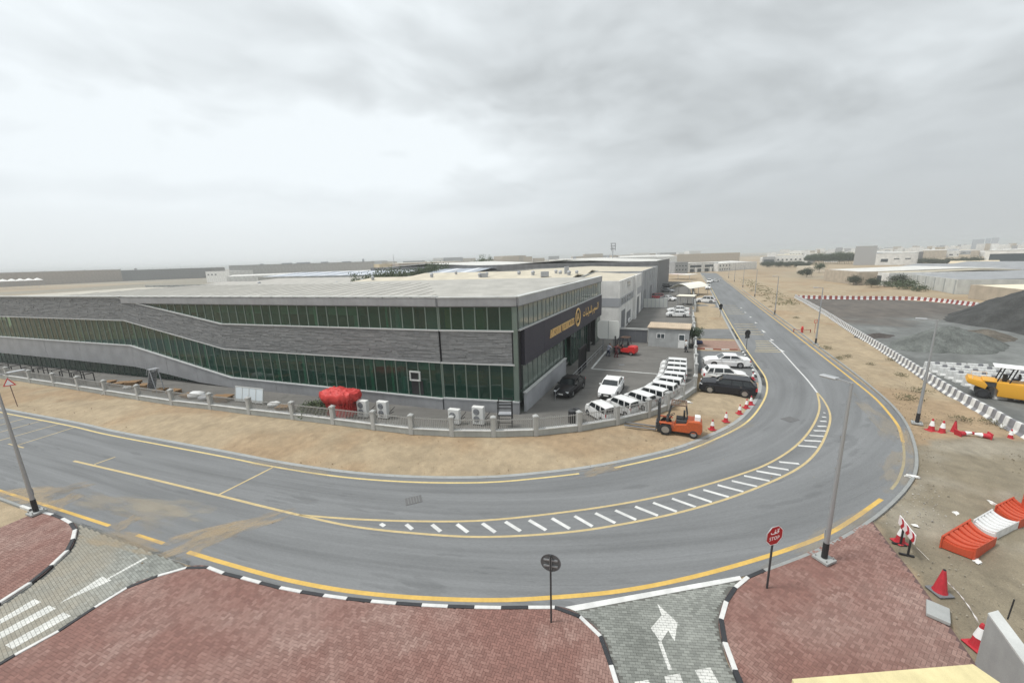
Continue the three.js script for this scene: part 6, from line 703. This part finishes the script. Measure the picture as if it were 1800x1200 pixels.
acUnit('white condenser unit right beside the red tarpaulin', 640, 733, true); acUnit('white condenser unit in front of the plain metal panel joint', 675, 735, true); acUnit('small white condenser pair under the office glazing', 800, 745, false); acUnit('white condenser unit closest to the showroom corner', 842, 746, true);
// red tarpaulin over a stack
{ const c = P(603, 729), t = thing('tarpaulin_stack', 'bright red tarpaulin draped over a stack beside the showroom wall', 'tarpaulin', c, -.33); const N = 160, R = 64, p = [], ix = [], uv = []; for (let j = 0; j <= R; j++) for (let i = 0; i < N; i++) { const a = i / N * Math.PI * 2, v = j / R; const sq = (x, n) => Math.sign(x) * Math.pow(Math.abs(x), n); let rx, rz, y; if (v < .3) { const k = v / .3; y = 2.3 + .16 * Math.cos(k * 1.5) - .1 * k; rx = 1.75 * k; rz = 1.0 * k; } else if (v < .58) { const k = (v - .3) / .28; y = 2.2 - k * .85; rx = 1.75 + .12 * Math.sin(k * Math.PI) - .12 * k; rz = 1.0 + .1 * Math.sin(k * 3.14) - .08 * k; } else { const k = (v - .58) / .42; y = 1.35 - k * 1.25; rx = 1.45 - .05 * k; rz = .82; } const fold = 1 + (v > .3 ? -.16 * Math.pow(Math.abs(Math.sin(a * 9 + fbm(a * 2, v * 3, 3, 69) * 5)), 3) * sstep(.3, .75, v) : 0) + (v > .25 ? .05 * (fbm(Math.cos(a) * 4 + 9, Math.sin(a) * 4 + v * 2, 4, 61) - .5) * 3 : 0); const x = sq(Math.cos(a), .55) * rx * fold, z = sq(Math.sin(a), .55) * rz * fold; y += (fbm(x * 2 + 3, z * 2 + v * 3, 4, 63) - .5) * .3 + (Math.abs(fbm(x * 3.1 + 8, z * 3.1 + v * 5, 4, 67) - .5) - .1) * .55 + (fbm(x * 7, z * 7 + v * 9, 3, 71) - .5) * .09; p.push(x, Math.max(.02, y), z); uv.push(i / N, v); if (j) { const q = (j - 1) * N, s = j * N, i2 = (i + 1) % N; ix.push(q + i, q + i2, s + i, q + i2, s + i2, s + i); } } const g = new THREE.BufferGeometry(); g.setAttribute('position', new THREE.Float32BufferAttribute(p, 3)); g.setAttribute('uv', new THREE.Float32BufferAttribute(uv, 2)); g.setIndex(ix); g.computeVertexNormals(); mesh('tarpaulin', g, M([.62, .05, .045], .6, 0, { side: THREE.DoubleSide, map: cl(concT, 2, 2) }), t); mesh('rope', [new THREE.TorusGeometry(1, .015, 5, 40).rotateX(Math.PI / 2).scale(1.6, 1, .95).translate(0, 1.34, 0)], MT.dark, t); }
for (const [x, y, s] of [[552, 727, .8], [562, 729, 1.0], [541, 725, .6]]) plant(3, 'dark_shrub', 'dark leafy shrub between the railing and the red tarpaulin', 'plant', P(x, y), s, 'shrubs beside the red tarpaulin');
{ // rack of white panels
  const t = thing('panel_rack', 'leaning rack of four pale window panels by the wall', 'rack', P(437, 709), -.33); t.scale.setScalar(1.18); for (let i = 0; i < 4; i++) { const g = box(.72, 1.1, .05, -1.15 + i * .78, .75, 0); g.rotateX(-.2); mesh('panel', g, M([.62, .67, .7], .3), t); } const fs = []; for (let i = 0; i <= 4; i++) fs.push(box(.05, 1.3, .09, -1.54 + i * .78, .7, 0)); fs.push(box(3.2, .06, .1, 0, 1.33, 0), box(3.2, .06, .1, 0, .16, 0)); const g = merge(fs); g.rotateX(-.2); mesh('frame', g, MT.concL, t); }
{ const t = thing('platform_ladder', 'grey platform ladder leaning against the lifted metal band', 'ladder', P(272, 687), -.45); const gs = []; for (const z of [-.35, .35]) gs.push(rod([-.8, 0, z], [.7, 2.6, z], .05), rod([.7, 2.6, z], [1.3, 0, z], .05), rod([-.2, 1.9, z], [.6, 3.4, z], .03)); mesh('side_rails', gs, MT.grey, t); for (let k = 1; k < 9; k++) mesh('tread', box(.3, .04, .72, -.8 + k * .165, k * .285, 0), MT.galv, t); mesh('platform', box(.7, .06, .8, .7, 2.62, 0), MT.grey, t); mesh('chute_panel', bar([-.85, .06, 0], [.45, 2.35, 0], .06, .62), MT.grey, t); }
function pallets(label, px, py, n, seed) { const r = rng(seed), t = thing('pallet_stack', label, 'pallets', P(px, py), -.3 + r() * .4); for (let k = 0; k < n; k++) { const y = k * .15, a = (r() - .5) * .25, dx = (r() - .5) * .25; for (let i = 0; i < 6; i++) mesh('board', box(1.2, .025, .13, dx, y + .135, -.42 + i * .17, a), MT.wood, t); for (const z of [-.4, 0, .4]) mesh('bearer', box(1.2, .1, .09, dx, y + .07, z, a), MT.wood, t); } return t; }
pallets('low stack of brown pallets before the dark recess, beside the ladder', 255, 684, 4, 3); pallets('stack of brown pallets under the lifted metal band', 235, 681, 5, 4); pallets('small pallet stack at the edge of the dark recess', 212, 678, 3, 5); pallets('pallets lying behind the railing near the panel rack', 385, 703, 3, 6); pallets('pallets beside the bags of debris', 330, 697, 2, 7);
for (const [x, y, n, sd, l] of [[190, 676, 3, 21, 'brown pallet pile at the dark end of the recess'], [283, 688, 2, 22, 'flat pallets lying right behind the platform ladder'], [306, 692, 3, 23, 'weathered pallets between the ladder and the debris sack'], [396, 705, 4, 24, 'tall pallet stack leaning by the panel rack'], [500, 718, 2, 25, 'pallets lying left of the dark shrubs']]) pallets(l, x, y, n, sd);
function bag(label, px, py, s, m, seed) { const g = new THREE.SphereGeometry(s, 18, 12), p = g.attributes.position; for (let i = 0; i < p.count; i++) { const x = p.getX(i), y = p.getY(i), z = p.getZ(i), k = .75 + fbm(x * 3 / s + 9, z * 3 / s + y * 2 / s + 9, 3, seed) * .6; p.setXYZ(i, x * k * 1.3, Math.max(-s * .45, y * k * .6), z * k); } g.translate(0, s * .45, 0); g.computeVertexNormals(); const o = mesh('debris_bag', g, m); o.position.copy(P(px, py)); return tag(o, label, 'bag'); }
bag('white debris sack slumped by the metal band', 345, 698, .6, MT.whiteP, 1); bag('grey sheeting bundle next to the debris sack', 362, 702, .5, MT.grey, 2); bag('white sack lying between the panel rack and the tarpaulin', 482, 714, .45, MT.whiteP, 3); bag('white cardboard heap beside the pallets', 226, 683, .4, MT.whiteP, 4); bag('dark blue sack against the yard wall', 1227, 604, .5, M([.03, .035, .09], .8), 5);
for (const [x, y, w] of [[22, 671, 3], [62, 676, 2.6], [92, 679, 3], [128, 684, 2.4], [152, 688, 2]]) { const t = thing('steel_rack', 'black steel frame rack behind the railings', 'rack', P(x, y - 8), -.33, 'black frame racks along the dark glazing'); for (const sx of [-w / 2, w / 2]) for (const sz of [-.4, .4]) mesh('upright', box(.07, 1.7, .07, sx, .85, sz), MT.black, t); mesh('top_frame', [box(w, .07, .07, 0, 1.68, .4), box(w, .07, .07, 0, 1.68, -.4), box(.07, .07, .8, w / 2, 1.68, 0), box(.07, .07, .8, -w / 2, 1.68, 0)], MT.black, t); mesh('shelf', box(w, .05, .8, 0, .8, 0), MT.dark, t); }
{ const t = thing('steel_stand', 'black steel stand with bars at the showroom corner', 'stand', P(889, 752), -.1); for (const sx of [-.55, .55]) for (const sz of [-.35, .35]) mesh('upright', box(.06, 2.4, .06, sx, 1.2, sz), MT.black, t); for (const y of [.6, 1.2, 1.8, 2.35]) mesh('cross_bar', [box(1.1, .06, .06, 0, y, .35), box(1.1, .06, .06, 0, y, -.35)], MT.black, t); mesh('shelf', [box(1.05, .04, .65, 0, 1.25, 0)], MT.grey, t); }
for (const [x, y] of [[1006, 742], [1013, 740]]) { const t = thing('waste_drum', 'black drum standing inside the railings', 'drum', P(x, y), 0, 'pair of black drums inside the railings'); mesh('drum_body', [cyl(.32, .32, 1.0, 0, 0, 0, 18), cyl(.34, .34, .05, 0, .5, 0, 18)], MT.black, t); mesh('lid', cyl(.34, .3, .08, 0, 1.0, 0, 18), MT.dark, t); }
{ const t = thing('green_shrub', 'narrow green shrub between the cabin and the wall', 'plant', P(1217, 607)); const c = tp[0].clone(); for (const ch of [...c.children]) { ch.scale.setScalar(.42); t.add(ch); } }
// ================================================================ PEOPLE
function person(label, pos, turn, J, cols, s = 1) {   // J: named joints; one continuous body from blended tapered bones
  const B = [['hip', 'chest', .15, .17, 0], ['chest', 'neck', .16, .07, 0], ['neck', 'head', .06, .1, 2], ['head', 'crown', .105, .085, 2], ['shL', 'elL', .065, .05, 0], ['elL', 'haL', .045, .04, 2], ['shR', 'elR', .065, .05, 0], ['elR', 'haR', .045, .04, 2], ['chest', 'shL', .12, .07, 0], ['chest', 'shR', .12, .07, 0], ['hip', 'knL', .12, .08, 1], ['knL', 'anL', .075, .055, 1], ['hip', 'knR', .12, .08, 1], ['knR', 'anR', .075, .055, 1], ['anL', 'toL', .055, .045, 3], ['anR', 'toR', .055, .045, 3]];
  const dist = (p, a, b, r0, r1) => { const ab = b.clone().sub(a), t = clamp(p.clone().sub(a).dot(ab) / ab.lengthSq()); return p.distanceTo(a.clone().addScaledVector(ab, t)) - lerp(r0, r1, t); };
  const Jv = {}; for (const k in J) Jv[k] = V(...J[k]); const N = 44, mc = new MarchingCubes(N, new THREE.MeshBasicMaterial(), false, false, 60000); mc.isolation = 0; const c = V(0, .92, 0), sz = 1.0, p = new THREE.Vector3();
  for (let z = 0; z < N; z++) for (let y = 0; y < N; y++) for (let x = 0; x < N; x++) { p.set((x - N / 2) / (N / 2) * sz, (y - N / 2) / (N / 2) * sz, (z - N / 2) / (N / 2) * sz).add(c); let m = 0; for (const [a, b, r0, r1] of B) m += Math.exp(-28 * dist(p, Jv[a], Jv[b], r0, r1)); mc.field[x + y * N + z * N * N] = Math.log(m) / 28; }
  mc.update(); const n = mc.count ?? mc.positionArray.length / 3, pos2 = new Float32Array(n * 3), nn = new Float32Array(n * 3), col = new Float32Array(n * 3); for (let i = 0; i < n; i++) { p.set(mc.positionArray[i * 3] * sz, mc.positionArray[i * 3 + 1] * sz, mc.positionArray[i * 3 + 2] * sz).add(c); pos2.set([p.x, Math.max(0, p.y), p.z], i * 3); let best = 1e9, k = 0; for (const [a, b, r0, r1, q] of B) { const d = dist(p, Jv[a], Jv[b], r0, r1); if (d < best) { best = d; k = q; } } col.set(cols[k], i * 3); }
  const g = new THREE.BufferGeometry(); g.setAttribute('position', new THREE.BufferAttribute(pos2, 3)); g.setAttribute('color', new THREE.BufferAttribute(col, 3)); g.computeVertexNormals(); const t = thing('person', label, 'person', pos, turn); mesh('body', g, M([1, 1, 1], .85, 0, { vertexColors: true }), t); const hd = Jv.head.clone().lerp(Jv.crown, .55); mesh('hair', new THREE.SphereGeometry(.112, 12, 8, 0, 6.3, 0, 1.6).translate(hd.x - .012, hd.y + .01, hd.z), MT.black, t); t.scale.setScalar(s); return t;
}
const skin = [.24, .13, .08], stand = { hip: [0, .95, 0], chest: [.02, 1.3, 0], neck: [.03, 1.5, 0], head: [.05, 1.6, 0], crown: [.05, 1.68, 0], shL: [.02, 1.42, .19], elL: [-.02, 1.15, .26], haL: [.12, .92, .26], shR: [.02, 1.42, -.19], elR: [-.04, 1.15, -.25], haR: [.06, .9, -.27], knL: [.16, .52, .1], anL: [.08, .08, .1], toL: [.24, .05, .1], knR: [-.02, .52, -.1], anR: [-.24, .1, -.1], toR: [-.1, .05, -.1] };
const lift = { ...stand, chest: [.1, 1.28, 0], neck: [.17, 1.47, 0], head: [.22, 1.56, 0], crown: [.24, 1.64, 0], shL: [.14, 1.38, .19], elL: [.36, 1.22, .24], haL: [.6, 1.32, .2], shR: [.14, 1.38, -.19], elR: [.36, 1.24, -.22], haR: [.6, 1.36, -.18] };
person('person in a white shirt and dark trousers walking by the guard cabin', P(1206, 619), 2.6, stand, [[.75, .76, .76], [.03, .03, .04], skin, [.02, .02, .02]]);
person('person in a white and navy top reaching towards the red forklift', P(1069, 626), -.1, lift, [[.4, .42, .5], [.04, .045, .08], skin, [.02, .02, .02]], 1.04);
person('person in dark maroon clothes working beside the red forklift mast', P(1083, 628), .3, { ...lift, anR: [-.16, .08, -.1], toR: [-.02, .05, -.1] }, [[.12, .03, .035], [.1, .02, .025], skin, [.1, .01, .012]], 1.04);

// ---------------------------------------------------------------- render
const renderer = new THREE.WebGLRenderer({ antialias: true });
renderer.setSize(1024, 682); renderer.shadowMap.enabled = true; renderer.toneMapping = THREE.LinearToneMapping; renderer.toneMappingExposure = EXPOSURE;
renderer.render(scene, camera);
